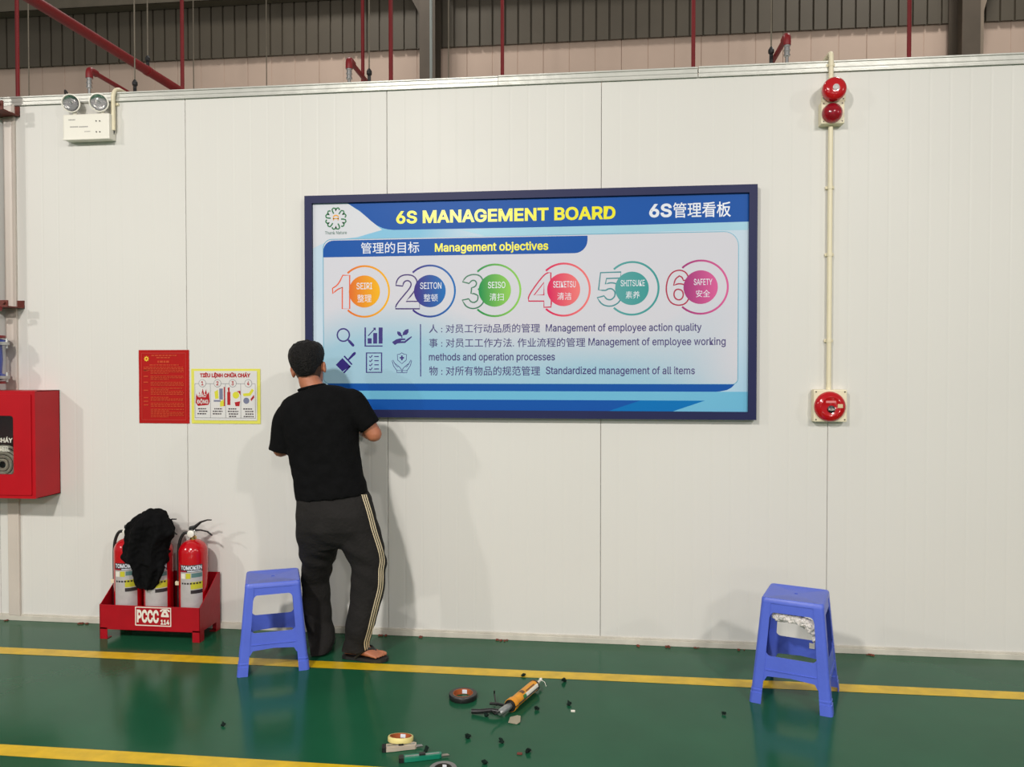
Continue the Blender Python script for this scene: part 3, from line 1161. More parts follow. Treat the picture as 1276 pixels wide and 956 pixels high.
mk(yp, PRD, 'switch_picture', [rct(U(.475), U(.492), Vv(.68), Vv(.33))], YQ - .0007)
mk(yp, PRD, 'extinguisher_picture', [rct(U(.525), U(.57), Vv(.66), Vv(.42)), [(U(a), Vv(b)) for a, b in ((.54, .42), (.53, .35), (.56, .33), (.56, .42))],
                                     [(U(a), Vv(b)) for a, b in ((.63, .61), (.71, .59), (.70, .68), (.645, .68))], [(U(a), Vv(b)) for a, b in ((.66, .41), (.715, .40), (.715, .48), (.69, .43))]], YQ - .0005)
mk(yp, PY3, 'extinguisher_picture', [circle(U(.65), Vv(.48), .02, 14)], YQ - .0006)
mk(yp, PY3, 'telephone_picture', [[(U(a), Vv(b)) for a, b in ((.75, .45), (.84, .44), (.88, .36), (.91, .39), (.86, .49), (.76, .50))]], YQ - .0005)
mk(yp, PGR, 'telephone_picture', [circle(U(.80), Vv(.58), .018, 14)], YQ - .0005)
mk(yp, PRD, 'telephone_picture', [[(U(a), Vv(b)) for a, b in ((.86, .55), (.91, .47), (.915, .52), (.87, .59))]], YQ - .0006)
its = []
for k, u0 in enumerate((.075, .30, .52, .745)):
    for r in range((3, 3, 4, 4)[k]):
        a, b = u0 + random.uniform(.01, .04), u0 + .165 - random.uniform(0, .03)
        x = a
        while x < b:
            wv = random.uniform(.015, .035)
            its.append(rct(U(x), U(min(x + wv, b)), Vv(.73 + .046 * r) - .0035, Vv(.73 + .046 * r) + .0035))
            x += wv + .007
o = mk(yp, PBK, 'fine_print', its, YQ - .0005)
o['kind'] = 'stuff'

# =================================================================== FIRE HOSE CABINET, RISER
cab = thing('hose_cabinet', 'red steel fire hose cabinet at the left edge', 'cabinet', (-3.44, -.1, .765))
cx0, cx1, cz0, cz1, cyf = -3.72, -3.165, .766, 1.378, -.19
mb = MB()
mb.box((cx0, cyf + .004, cz0), (cx1, -.001, cz0 + .004))
mb.box((cx0, cyf + .004, cz1 - .004), (cx1, -.001, cz1))
mb.box((cx0, cyf + .004, cz0), (cx0 + .004, -.001, cz1))
mb.box((cx1 - .004, cyf + .004, cz0), (cx1, -.001, cz1))
mb.box((cx0, -.006, cz0), (cx1, -.001, cz1))
fy = lambda u, v, d: V(u, cyf - .012 + d, v)
mb.ringprism(rrect(cx0, cz0, cx1, cz1, .003, 4), rrect(cx0 + .03, cz0 + .03, cx1 - .03, cz1 - .03, .004, 4), fy, .016)
mb.done('housing', RED, cab)
wx0, wx1 = W(-32, 540, cyf).x, W(19.5, 540, cyf).x
wz1, wz0 = W(15, 518, cyf).z, W(15, 591, cyf).z
dx1 = W(41.5, 540, cyf).x
mb = MB()
mb.ringprism(rrect(cx0 + .033, cz0 + .02, dx1, cz1 - .02, .006, 6), rrect(wx0, wz0, wx1, wz1, .018, 6), lambda u, v, d: V(u, cyf - .018 + d, v), .018)
door = mb.done('door', RED, cab)
mb = MB()
mb.box((wx0 - .01, cyf - .006, wz0 - .01), (wx1 + .01, cyf - .004, wz1 + .01))
mb.done('pane', GLASS, door)
mb = MB()
mb.box((cx0 + .035, cyf - .016, 1.0), (cx0 + .06, cyf - .035, 1.12), .004)
mb.done('handle', CHROME, door)
mb = MB()
mb.box((cx0 + .01, -.02, cz0 + .01), (cx1 - .01, -.008, cz1 - .01))
mb.done('back_plate', mat('cabinet_inside', s2l(60, 14, 16), .6), cab)
a, b = W(15.5, 546, cyf - .008), W(15.5, 553, cyf - .008)
text_fit('CHỮA CHÁY', W(-26, 546, cyf - .01).x, a.x, W(0, 551.5, cyf).z, W(0, 544, cyf).z, cyf - .0075, WHITE, cab, .03)
text_fit('FIRE HOSE REEL', W(-28, 546, cyf - .01).x, W(13, 550, cyf).x, W(0, 562.5, cyf).z, W(0, 556, cyf).z, cyf - .0075, WHITE, cab, .03)
hose = thing('fire_hose', 'coiled white canvas hose inside the red cabinet window', 'hose', (wx0 + .12, -.10, wz0))
mb = MB()
hc = V((wx0 + wx1) / 2 - .005, -.10, wz0 + .045)
for k in range(5):
    r = .028 + .02 * k
    mb.tube([hc + V(r * math.cos(t) * 1.1, -.03 + .003 * k, r * math.sin(t)) for t in [2 * PI * i / 24 for i in range(25)]], .0085, 8)
mb.done('coil', mat('hose_canvas', s2l(196, 190, 172), .8, bump=.4, bscale=150), hose, True)
mb = MB()
mb.box((hc.x - .15, -.11, cz0 + .006), (hc.x + .12, -.06, cz0 + .014))
mb.box((hc.x - .02, -.10, cz0 + .006), (hc.x + .02, -.07, hc.z - .10 + .1), .003)
mb.done('holder', DARK, hose)

riser = thing('fire_riser', 'brown-clamped red water riser with blue valve above the hose cabinet', 'pipe', (-3.62, -.12, 1.378))
XR = -3.488
mb = MB()
mb.tube([(XR, -.13, 1.378), (XR, -.13, 3.4)], .030, 18)
mb.done('pipe', PIPERED, riser, True)
for (pa, pb, pr) in ((126, 139, 12), (373, 383, 15)):
    z1 = W(6, pa, -.1).z
    z0 = W(6, pb, -.1).z
    xr = W(pr, 380, -.1).x
    mb = MB()
    mb.box((xr - .20, -.13, z0), (xr, -.001, z0 + .006))
    mb.box((xr - .20, -.008, z0), (xr, -.001, z1))
    mb.box((xr - .20, -.135, z0), (xr, -.127, z1 - .008))
    mb.tube([(xr - .018, -.138, (z0 + z1) / 2), (xr - .018, -.15, (z0 + z1) / 2)], .009, 6)
    mb.done('bracket', RUST, riser)
    mb = MB()
    zz = z0 - .012
    mb.tube([(XR - .036, -.14, zz), (XR - .036, -.17, zz), (XR, -.18, zz), (XR + .036, -.17, zz), (XR + .05, -.14, zz)], .008, 8, smooth=2)
    mb.tube([(XR + .045, -.15, zz), (XR + .075, -.15, zz)], .014, 10)
    mb.done('pipe_clamp', PIPERED, riser, True)
VB = mat('valve_blue', s2l(24, 60, 160), .3, var=.1, coat=.4)
zt_, zb_ = W(5, 420, -.13).z, W(5, 474, -.13).z
mb = MB()
mb.lathe([(.045, 0), (.075, .01), (.075, .03), (.05, .04), (.055, .12), (.05, .20), (.075, .21), (.075, .232), (.045, .24)], (XR, -.13, zb_), seg=24)
mb.lathe([(.03, 0), (.05, .02), (.05, .08), (.03, .1)], (XR, -.15, zb_ + .12), axis='Y', seg=20)
mb.done('valve', VB, riser, True)
for zz in (zb_ + .004, zb_ + .2):
    mb = MB()
    mb.lathe([(.088, 0), (.088, .018)], (XR, -.13, zz + .004), seg=24)
    fl = mb.done('flange', STEEL, riser, True)
    for k in range(8):
        an = k * PI / 4 + .3
        mb = MB()
        mb.tube([(XR + .078 * math.cos(an), -.13 + .078 * math.sin(an), zz - .014), (XR + .078 * math.cos(an), -.13 + .078 * math.sin(an), zz + .042)], .007, 6)
        mb.done('bolt', STEEL, fl)
for zz in (zb_ - .02, zb_ + .245):
    mb = MB()
    mb.lathe([(.07, 0), (.07, .014)], (XR, -.13, zz), seg=20)
    mb.done('gasket', PIPERED, riser, True)

# =================================================================== EMERGENCY LIGHT
eL = thing('emergency_light', 'white twin-head emergency light box high on the wall at left', 'lamp', (-2.98, 0, 2.86))
ex0, ex1 = W(79, 143, -.06).x, W(136.5, 143, -.06).x
ez1, ez0 = W(100, 142.5, -.06).z, W(100, 174, -.06).z
mb = MB()
mb.box((ex0, -.065, ez0), (ex1, -.001, ez1), .006)
mb.done('housing', WHITE, eL)
mb = MB()
mb.box((ex0 - .002, -.067, ez0 - .002), (ex1 + .002, -.058, ez0 + .006), .002)
mb.done('lower_rim', WHITE, eL)
INK = mat('grey_ink', s2l(150, 148, 146), .5)
E = crop(60, 100, 10.63)


def ee(x, y, Y=-.0655):
    p = W(60 + x / 10.63, 100 + y / 10.63, Y)
    return p


for (a, b, y, h) in ((270, 360, 527, 8), (290, 400, 620, 8), (410, 530, 618, 8), (480, 560, 680, 5)):
    mb = MB()
    pa, pb = ee(a, y), ee(b, y)
    n = 6
    for k in range(n):
        xa = pa.x + (pb.x - pa.x) * k / n
        xb = pa.x + (pb.x - pa.x) * (k + .75) / n
        mb.poly([(xa, -.0657, pa.z - h * .0004), (xb, -.0657, pa.z - h * .0004), (xb, -.0657, pa.z + h * .0004), (xa, -.0657, pa.z + h * .0004)])
    mb.done('printed_mark', INK, eL, recalc=False)['kind'] = 'stuff'
for (x, y) in ((637, 540), (684, 540), (640, 683), (686, 683)):
    p = ee(x, y)
    mb = MB()
    mb.lathe([(.0035, 0), (.0035, .003), (.001, .004)], (p.x, -.0655, p.z), 'Y', 10)
    mb.done('indicator', DARK, eL)
for (x, y) in ((313, 310), (680, 300)):
    p = ee(x, y, -.07)
    mb = MB()
    M = Matrix.Rotation(math.radians(24 if x > 500 else 12), 4, 'Z') @ Matrix.Rotation(math.radians(10), 4, 'X')
    prof = [(.012, -.05), (.03, -.045), (.046, -.015), (.052, 0), (.052, .008), (.046, .009), (.044, .002), (.043, -.004)]
    mb.lathe(prof, (0, 0, 0), 'Y', 26, cap=False)
    for v in mb.bm.verts:
        v.co = M @ v.co + V(p.x, -.075, p.z)
    h = mb.done('lamp_head', WHITE, eL, True)
    mb = MB()
    mb.lathe([(.045, 0), (.036, -.012), (.022, -.024), (.006, -.03)], (0, 0, 0), 'Y', 22)
    for v in mb.bm.verts:
        v.co = M @ v.co + V(p.x, -.075, p.z)
    mb.done('reflector', mat('reflector', (.95, .94, .92), .16, metal=1), h, True)
    mb = MB()
    mb.ellipsoid((0, -.0, 0), (.011, .014, .011))
    for v in mb.bm.verts:
        v.co = M @ (v.co + V(0, .010, 0)) + V(p.x, -.075, p.z)
    mb.done('bulb', GLASS, h, True)
    mb = MB()
    mb.lathe([(.0435, .003), (.035, .009), (.018, .012), (.002, .0125)], (0, 0, 0), 'Y', 22)
    for v in mb.bm.verts:
        v.co = M @ v.co + V(p.x, -.075, p.z)
    mb.done('lens', GLASS, h, True)
    mb = MB()
    mb.tube([(p.x + .004, -.055, p.z - .045), (p.x + .004, -.04, ez1 - .003)], .012, 12)
    mb.done('neck', WHITE, eL, True)
t = thing('power_conduit', 'short cream conduit hooked over the wall top beside the emergency light', 'pipe', (W(141, 140).x, 0, 2.88))
cx = W(142, 140, -.02).x
zt2, zb2 = W(141, 112, -.02).z, W(140, 163, -.02).z
mb = MB()
mb.tube([(cx, -.026, zb2), (cx, -.026, zb2 + .1), (cx, -.026, 3.06), (cx + .002, -.026, 3.085), (cx + .006, -.018, 3.112), (cx + .01, .01, 3.128), (cx + .012, .06, 3.130), (cx + .012, .30, 3.130), (cx + .012, .34, 3.128)], .0115, 12, smooth=3)
mb.done('tube', CREAM, t, True)
mb = MB()
mb.box((cx - .010, -.012, 3.03), (cx + .022, -.0, 3.045), .003)
mb.done('saddle', CREAM, t)
mb = MB()
mb.tube([(cx, -.02, zb2 + .002), (cx - .004, -.02, zb2 - .018), (cx - .02, -.03, zb2 - .02)], .006, 8)
mb.done('cable_end', DARK, t, True)
t = thing('cable_loop', 'small dark cable loop on the wall top above the left lamp head', 'cable', (W(80, 116).x, 0, 3.1))
p = W(81, 117, 0)
mb = MB()
mb.tube([(p.x - .03, .05, 3.107), (p.x - .015, .02, 3.13), (p.x + .01, -.01, 3.13), (p.x + .03, -.018, 3.10), (p.x + .03, -.03, 3.03)], .005, 8, smooth=4)
mb.done('cable', DARK, t, True)

# =================================================================== ALARM DEVICES
cxa = W(1034, 300, -.02).x
t = thing('alarm_conduit', 'long cream conduit running down from bell to call point', 'pipe', (cxa, 0, 1.38))
mb = MB()
zbx, zbt = W(1038, 153.5, -.05).z, W(1038, 104, -.05).z
mb.tube([(cxa, -.02, 1.385), (cxa, -.02, 1.5), (cxa, -.02, zbx - .004)], .0125, 12)
mb.done('tube', CREAM, t, True)
mb = MB()
mb.tube([(cxa, -.02, zbt + .004), (cxa, -.02, zbt + .02), (cxa, -.02, 3.11), (cxa, -.012, 3.145), (cxa, .02, 3.15), (cxa, .06, 3.15), (cxa - .01, .40, 3.15), (cxa - .01, .46, 3.155), (cxa - .01, .48, 3.12), (cxa - .01, .48, 3.05)], .0125, 12, smooth=4)
mb.done('tube', CREAM, t, True)
for zz in (3.085, 2.45, 2.1, 1.65):
    mb = MB()
    mb.box((cxa - .022, -.014, zz - .008), (cxa + .022, -.0, zz + .008), .003)
    mb.tube([(cxa, -.02, zz - .009), (cxa, -.02, zz + .009)], .015, 12)
    mb.done('saddle', CREAM, t)


def screws(parent, x0, x1, z0, z1, Y, r=.0035, pad=.012):
    for x in (x0 + pad, x1 - pad):
        for z in (z0 + pad, z1 - pad):
            mb = MB()
            mb.lathe([(r, 0), (r, .002), (r * .5, .003)], (x, Y, z), 'Y', 8)
            mb.done('screw', mat('screw_grey', s2l(110, 100, 86), .5, metal=.4), parent)


YA = -.055
t = thing('alarm_bell', 'red round fire alarm bell on cream box near the wall top', 'alarm', (1.215, 0, 2.9))
a, b = W(1026.5, 104, YA), W(1054, 125.8, YA)
mb = MB()
mb.box((a.x, YA, b.z), (b.x, -.001, a.z), .005)
mb.done('back_box', CREAM, t)
screws(t, a.x, b.x, b.z, a.z, YA)
c = W(1041, 109.5, YA - .06)
mb = MB()
mb.lathe([(.02, -.055), (.058, -.04), (.060, -.02), (.058, -.006), (.05, .004), (.035, .010), (.018, .012), (.004, .012)], (c.x, YA - .06, c.z), 'Y', 32)
mb.done('gong', REDG, t, True)
mb = MB()
mb.lathe([(.016, .0), (.016, .004), (.012, .006), (.002, .007)], (c.x, YA - .071, c.z), 'Y', 20)
mb.done('centre_cap', mat('grey_cap', s2l(196, 190, 190), .3), t, True)
mb = MB()
q = W(1030, 119, YA)
mb.box((q.x - .02, YA - .03, q.z - .018), (q.x + .02, YA, q.z + .018), .005)
mb.done('striker', DARK, t)
t = thing('alarm_beacon', 'red dome beacon on square cream box just below the bell', 'alarm', (1.21, 0, 2.78))
a, b = W(1023.5, 126.5, YA - .005), W(1052.5, 153.5, YA - .005)
mb = MB()
mb.box((a.x, YA - .005, b.z), (b.x, -.001, a.z), .005)
mb.done('back_box', CREAM, t)
screws(t, a.x, b.x, b.z, a.z, YA - .005)
c = W(1038.5, 139.5, YA - .03)
mb = MB()
mb.lathe([(.051, 0), (.050, .012), (.046, .024), (.034, .038), (.018, .046), (.003, .048)], (c.x, YA - .006, c.z), 'Y', 30)
mb.done('dome', REDGLASS, t, True)
mb = MB()
mb.lathe([(.02, 0), (.016, .02), (.012, .026)], (c.x, YA - .005, c.z), 'Y', 14)
mb.done('flash_tube', mat('dark_red', (.12, .0, .01), .3), t, True)
YC = -.05
t = thing('call_point', 'round red manual call point on a square cream box', 'alarm', (1.21, 0, 1.2))
a, b = W(1014, 485.5, YC), W(1055.5, 526, YC)
mb = MB()
mb.box((a.x, YC, b.z), (b.x, -.001, a.z), .006)
mb.done('back_box', CREAM, t)
screws(t, a.x, b.x, b.z, a.z, YC, .004)
c = W(1035.3, 507, YC - .02)
mb = MB()
mb.lathe([(.079, 0), (.077, .012), (.068, .022), (.05, .028), (.046, .026), (.003, .026)], (c.x, YC, c.z), 'Y', 36)
mb.done('face', REDG, t, True)
mb = MB()
mb.lathe([(.019, 0), (.019, .006), (.014, .009), (.002, .010)], (c.x, YC - .026, c.z - .012), 'Y', 18)
mb.done('button', DARK, t, True)
text_fit('PUSH', c.x - .015, c.x + .015, c.z - .019, c.z - .008, YC - .0365, WHITE, t, .02)
mb = MB()
mb.box((c.x - .026, YC - .0275, c.z + .020), (c.x + .024, YC - .0255, c.z + .031), .001)
mb.done('name_strip', mat('pink_print', s2l(222, 130, 130), .4), t)
mb = MB()
mb.box((c.x + .032, YC - .029, c.z - .006), (c.x + .058, YC - .0235, c.z + .014), .001, )
mb.done('sticker', mat('sticker_tan', s2l(214, 190, 150), .4), t)

# =================================================================== EXTINGUISHER TRAY
TY0, TY1 = -.245, -.018
tx0, tx1 = -2.757, -2.168
tz0, tz1, tzb = .055, .192, .332
tray = thing('extinguisher_tray', 'red steel floor tray marked PCCC 114 holding three extinguishers', 'stand', ((tx0 + tx1) / 2, (TY0 + TY1) / 2, 0))
mb = MB()
mb.box((tx0, TY0, tz0), (tx1, TY0 + .004, tz1), .0015)
mb.done('front_panel', TRAYRED, tray)
mb = MB()
mb.box((tx0, TY1 - .004, tz0), (tx1, TY1, tzb), .0015)
mb.done('back_panel', TRAYRED, tray)
for x in (tx0, tx1 - .004):
    mb = MB()
    mb.prism([(TY0, tz0), (TY1, tz0), (TY1, tzb), (TY1 - .03, tzb), (TY0 + .012, tz1 + .004), (TY0, tz1)], lambda u, v, d: V(x + d, u, v), .004)
    mb.done('side_panel', TRAYRED, tray)
mb = MB()
mb.box((tx0 + .004, TY0 + .004, tz0), (tx1 - .004, TY1 - .004, tz0 + .004))
mb.done('bottom', TRAYRED, tray)
for x in (tx0, tx1 - .045):
    for y in (TY0, TY1 - .045):
        mb = MB()
        sx = x if x == tx0 else x + .041
        mb.box((x, y if y == TY0 else y + .041, 0), (x + .045, (y if y == TY0 else y + .041) + .004, tz0 + .01), .001)
        mb.box((sx, y, 0), (sx + .004, y + .045, tz0 + .01), .001)
        mb.box((x + .002, y + .002, 0), (x + .043, y + .043, .004))
        mb.done('leg', TRAYRED, tray)
sx0, sx1 = W(168.5, 770, TY0).x, W(213.3, 770, TY0).x
sz1, sz0 = W(168.5, 756, TY0).z, W(168.5, 779.5, TY0).z
mb = MB()
mb.ringprism(rrect(sx0, sz0, sx1, sz1, .003, 3), rrect(sx0 + .005, sz0 + .005, sx1 - .005, sz1 - .005, .002, 3), lambda u, v, d: V(u, TY0 - .001 + d, v), .001)
mb.done('sign_border', WHITE, tray)
wS, hS = sx1 - sx0, sz1 - sz0
text_fit('PCCC', sx0 + wS * .05, sx0 + wS * .66, sz0 + hS * .16, sz0 + hS * .86, TY0 - .001, WHITE, tray, .05)
text_fit('114', sx0 + wS * .71, sx0 + wS * .95, sz0 + hS * .10, sz0 + hS * .36, TY0 - .001, WHITE, tray, .05)
S = lambda u, v: (sx0 + wS * u, sz0 + hS * v)
mb = MB()
ph = [[(.70, .86), (.76, .92), (.90, .92), (.96, .86), (.97, .78), (.92, .78), (.91, .84), (.75, .84), (.74, .78), (.69, .78)],
      [(.77, .80), (.80, .84), (.86, .84), (.89, .80), (.94, .58), (.94, .50), (.72, .50), (.72, .58)]]
for pl in ph:
    mb.poly([(S(*q)[0], TY0 - .0012, S(*q)[1]) for q in pl])
o = mb.done('phone_symbol', WHITE, tray, recalc=False)
mb = MB()
mb.poly([(u, TY0 - .0016, v) for u, v in circle(S(.83, .66)[0], S(.83, .66)[1], .006, 14)])
mb.done('phone_symbol', TRAYRED, tray, recalc=False)

# extinguishers
EY = -.14
EZ0 = tz0 + .0045
ER = .0775
domez = W(241, 671.5, EY).z
LBL = mat('label_silver', s2l(196, 190, 190), .35, metal=.2, var=.06, vscale=30)
LBK = mat('label_dark', s2l(48, 40, 44), .4)
LYL = mat('label_yellow', s2l(196, 190, 50), .4)
LTL = mat('label_teal', s2l(90, 124, 124), .4)


def extinguisher(px, lab, hx=-.088, hy=0.0):
    x = W(px, 700, EY).x
    H = domez - EZ0
    t = thing('fire_extinguisher', lab, 'extinguisher', (x, EY, EZ0), 0, 'fire extinguishers in the red tray')
    mb = MB()
    pr = [(ER * .8, 0), (ER * .97, .006), (ER, .02), (ER, H - .07)]
    for k in range(1, 9):
        a = PI / 2 * k / 9
        pr.append((ER * math.cos(a) * 1.0, H - .07 + .07 * math.sin(a)))
    pr.append((.012, H))
    mb.lathe(pr, (0, 0, 0), seg=36)
    mb.done('cylinder', REDG, t, True, local=True)
    mb = MB()
    mb.lathe([(.018, H - .006), (.018, H + .012), (.013, H + .016), (.013, H + .03)], seg=16)
    mb.done('neck', BRASS, t, True, local=True)
    mb = MB()
    mb.box((-.016, -.014, H + .02), (.018, .014, H + .052), .004)
    mb.done('valve', CHROME, t, local=True)
    mb = MB()
    mb.lathe([(.0, 0), (.019, .001), (.020, .012), (.016, .015), (.001, .0155)], (-.002, -.014, H + .032), 'Y', 20)
    mb.done('gauge', mat('gauge_white', s2l(236, 232, 222), .2, coat=.5), t, True, local=True)
    mb = MB()
    mb.loft([(V(-.02, 0, H + .058), V(0, .010, 0), V(0, 0, .012)), (V(.01, 0, H + .066), V(0, .011, 0), V(-.004, 0, .010)), (V(.045, 0, H + .095), V(0, .010, 0), V(-.004, 0, .005)),
             (V(.085, 0, H + .108), V(0, .009, 0), V(-.001, 0, .004)), (V(.108, 0, H + .108), V(0, .007, 0), V(0, 0, .003))], 10)
    mb.done('upper_lever', DARK, t, True, local=True)
    mb = MB()
    mb.loft([(V(.0, 0, H + .048), V(0, .010, 0), V(0, 0, .007)), (V(.045, 0, H + .050), V(0, .010, 0), V(0, 0, .004)), (V(.085, 0, H + .042), V(0, .009, 0), V(0, 0, .0035)),
             (V(.112, 0, H + .022), V(0, .007, 0), V(.002, 0, .003))], 10)
    mb.done('lower_handle', DARK, t, True, local=True)
    mb = MB()
    mb.tube([V(-.014, -.01, H + .034), V(-.05, -.01 + hy * .3, H + .03), V(hx + .012, -.008 + hy * .8, H - .02), V(hx, hy, H - .10), V(hx, hy, H - .22), V(hx, hy, .12)], .0085, 12, smooth=5)
    hs = mb.done('hose', RUBBER, t, True, local=True)
    mb = MB()
    mb.tube([V(hx, hy, .16), V(hx, hy, .03)], [.009, .0105], 12)
    mb.done('nozzle', DARK, hs, True, local=True)
    mb = MB()
    mb.box((hx - .014, hy - .014, H - .262), (hx + .013, hy + .012, H - .24), .002)
    mb.done('hose_clip', CREAM, t, local=True)

    def cyl(u, v, r=ER + .0008):     # label coordinates to the cylinder skin
        a = u / ER
        return V(r * math.sin(a), -r * math.cos(a), v)

    def patch(u0, u1, v0, v1, m, nm, r):
        mb = MB()
        n = max(2, int((u1 - u0) / .008))
        for k in range(n):
            a, b = u0 + (u1 - u0) * k / n, u0 + (u1 - u0) * (k + 1) / n
            mb.poly([cyl(a, v0, r), cyl(b, v0, r), cyl(b, v1, r), cyl(a, v1, r)])
        return mb.done(nm, m, t, True, local=True, recalc=False)

    LT = H - .130
    a0, a1 = -.038, .088
    patch(a0, a1, .015, LT, LBL, 'label', ER + .0006)
    patch(a0, a1, LT - .040, LT, LBK, 'label_band', ER + .0010)
    text_fit('TOMOKEN', a0 + .006, a1 - .004, LT - .027, LT - .004, 0, PRWHT, t, .03, f=lambda X, Z: cyl(X, Z, ER + .0016))
    patch(a0 + .003, a0 + .040, LT - .039, LT - .031, mat('label_red', s2l(150, 30, 50), .4), 'label_band', ER + .0013)
    patch(a0 + .045, a1 - .006, LT - .037, LT - .032, PRWHT, 'label_band', ER + .0013)
    patch(a0 + .006, a0 + .032, LT - .076, LT - .048, WHITE, 'label_box', ER + .0010)
    patch(a0 + .036, a0 + .062, LT - .076, LT - .046, LYL, 'label_box', ER + .0010)
    patch(a0 + .066, a1 - .002, LT - .070, LT - .046, LTL, 'label_box', ER + .0010)
    for k in range(7):
        u = a0 + .010 + .016 * k
        patch(u, u + .011, LT - .107, LT - .098, LBK, 'label_marks', ER + .0012)
    patch(a0 + .062, a1, LT - .135, LT - .095, LYL, 'label_box', ER + .0009)
    patch(a0 + .062, a1, LT - .160, LT - .140, LBK, 'label_box', ER + .0009)
    patch(a0 + .004, a0 + .060, .040, .042, LBK, 'label_marks', ER + .0010)
    return t


extinguisher(160.5, 'left fire extinguisher in tray, top and right side under black cloth')
extinguisher(197.5, 'middle fire extinguisher in tray, mostly hidden by hanging black cloth', -.075, .060)
extinguisher(241, 'right fire extinguisher in tray, uncovered with white gauge in view')

# black garment thrown over two of them
rowsJ = [(636, 181, 193), (640, 173, 202), (646, 166, 205), (652, 160, 209), (660, 155.5, 212), (668, 155, 211), (676, 154.5, 207), (686, 153, 205.5),
         (694, 151.5, 206), (699, 153, 206), (703, 164, 205.8), (710, 166.5, 205), (718, 168, 203), (726, 171, 200), (731, 176, 197), (734, 186, 195)]
mb = MB()
rings = []
nJ = 44
grid = []
for i, (y, xl, xr) in enumerate(rowsJ):
    a, b = W(xl, y, -.20), W(xr, y, -.20)
    c = (a + b) / 2
    hx = (b.x - a.x) / 2
    hy = .085 if i > 2 else (.03, .05, .07)[i]
    cy = -.175 if y < 700 else -.215
    if y >= 700:
        hy = .032
    row = []
    for k in range(nJ):
        t = 2 * PI * k / nJ
        f = 1 + .0 * math.sin(t)
        fold = .018 * math.sin(7 * t + i * .35) * min(1, i / 4) + .010 * noise.noise(V(math.cos(t) * 3, math.sin(t) * 3, i * .5))
        row.append(mb.bm.verts.new((c.x + hx * math.copysign(abs(math.cos(t)) ** .8, math.cos(t)), cy + hy * math.sin(t) - (abs(math.sin(t)) * fold), c.z + .004 * math.sin(3 * t + i))))
    grid.append(row)
for r0, r1 in zip(grid, grid[1:]):
    for k in range(nJ):
        mb.bm.faces.new((r0[k], r0[(k + 1) % nJ], r1[(k + 1) % nJ], r1[k]))
mb.bm.faces.new(grid[0])
mb.bm.faces.new(grid[-1])
# a sleeve end bunched to the right
p0, p1 = W(198, 652, -.19), W(210, 664, -.20)
mb.capsule(p0, p1, .035, .024)
mb.capsule(W(190, 642, -.18), W(200, 646, -.18), .03, .03)
jm = remesh(mb, .006, 2)
_nn = [q.normal.copy() for q in jm.vertices]
for _i, v in enumerate(jm.vertices):
    n3 = noise.noise(V(v.co.x * 16, v.co.y * 16, v.co.z * 9)) + .5 * noise.noise(v.co * 45)
    v.co += _nn[_i] * .012 * n3
jk = link('black_jacket', jm, JACKET, None, True)
tag(jk, 'crumpled black garment draped over the left two extinguishers', 'clothing')

# =================================================================== STOOLS
SH, SB, ST_ = .470, .148, .131    # height, half footprint at floor, half width at top


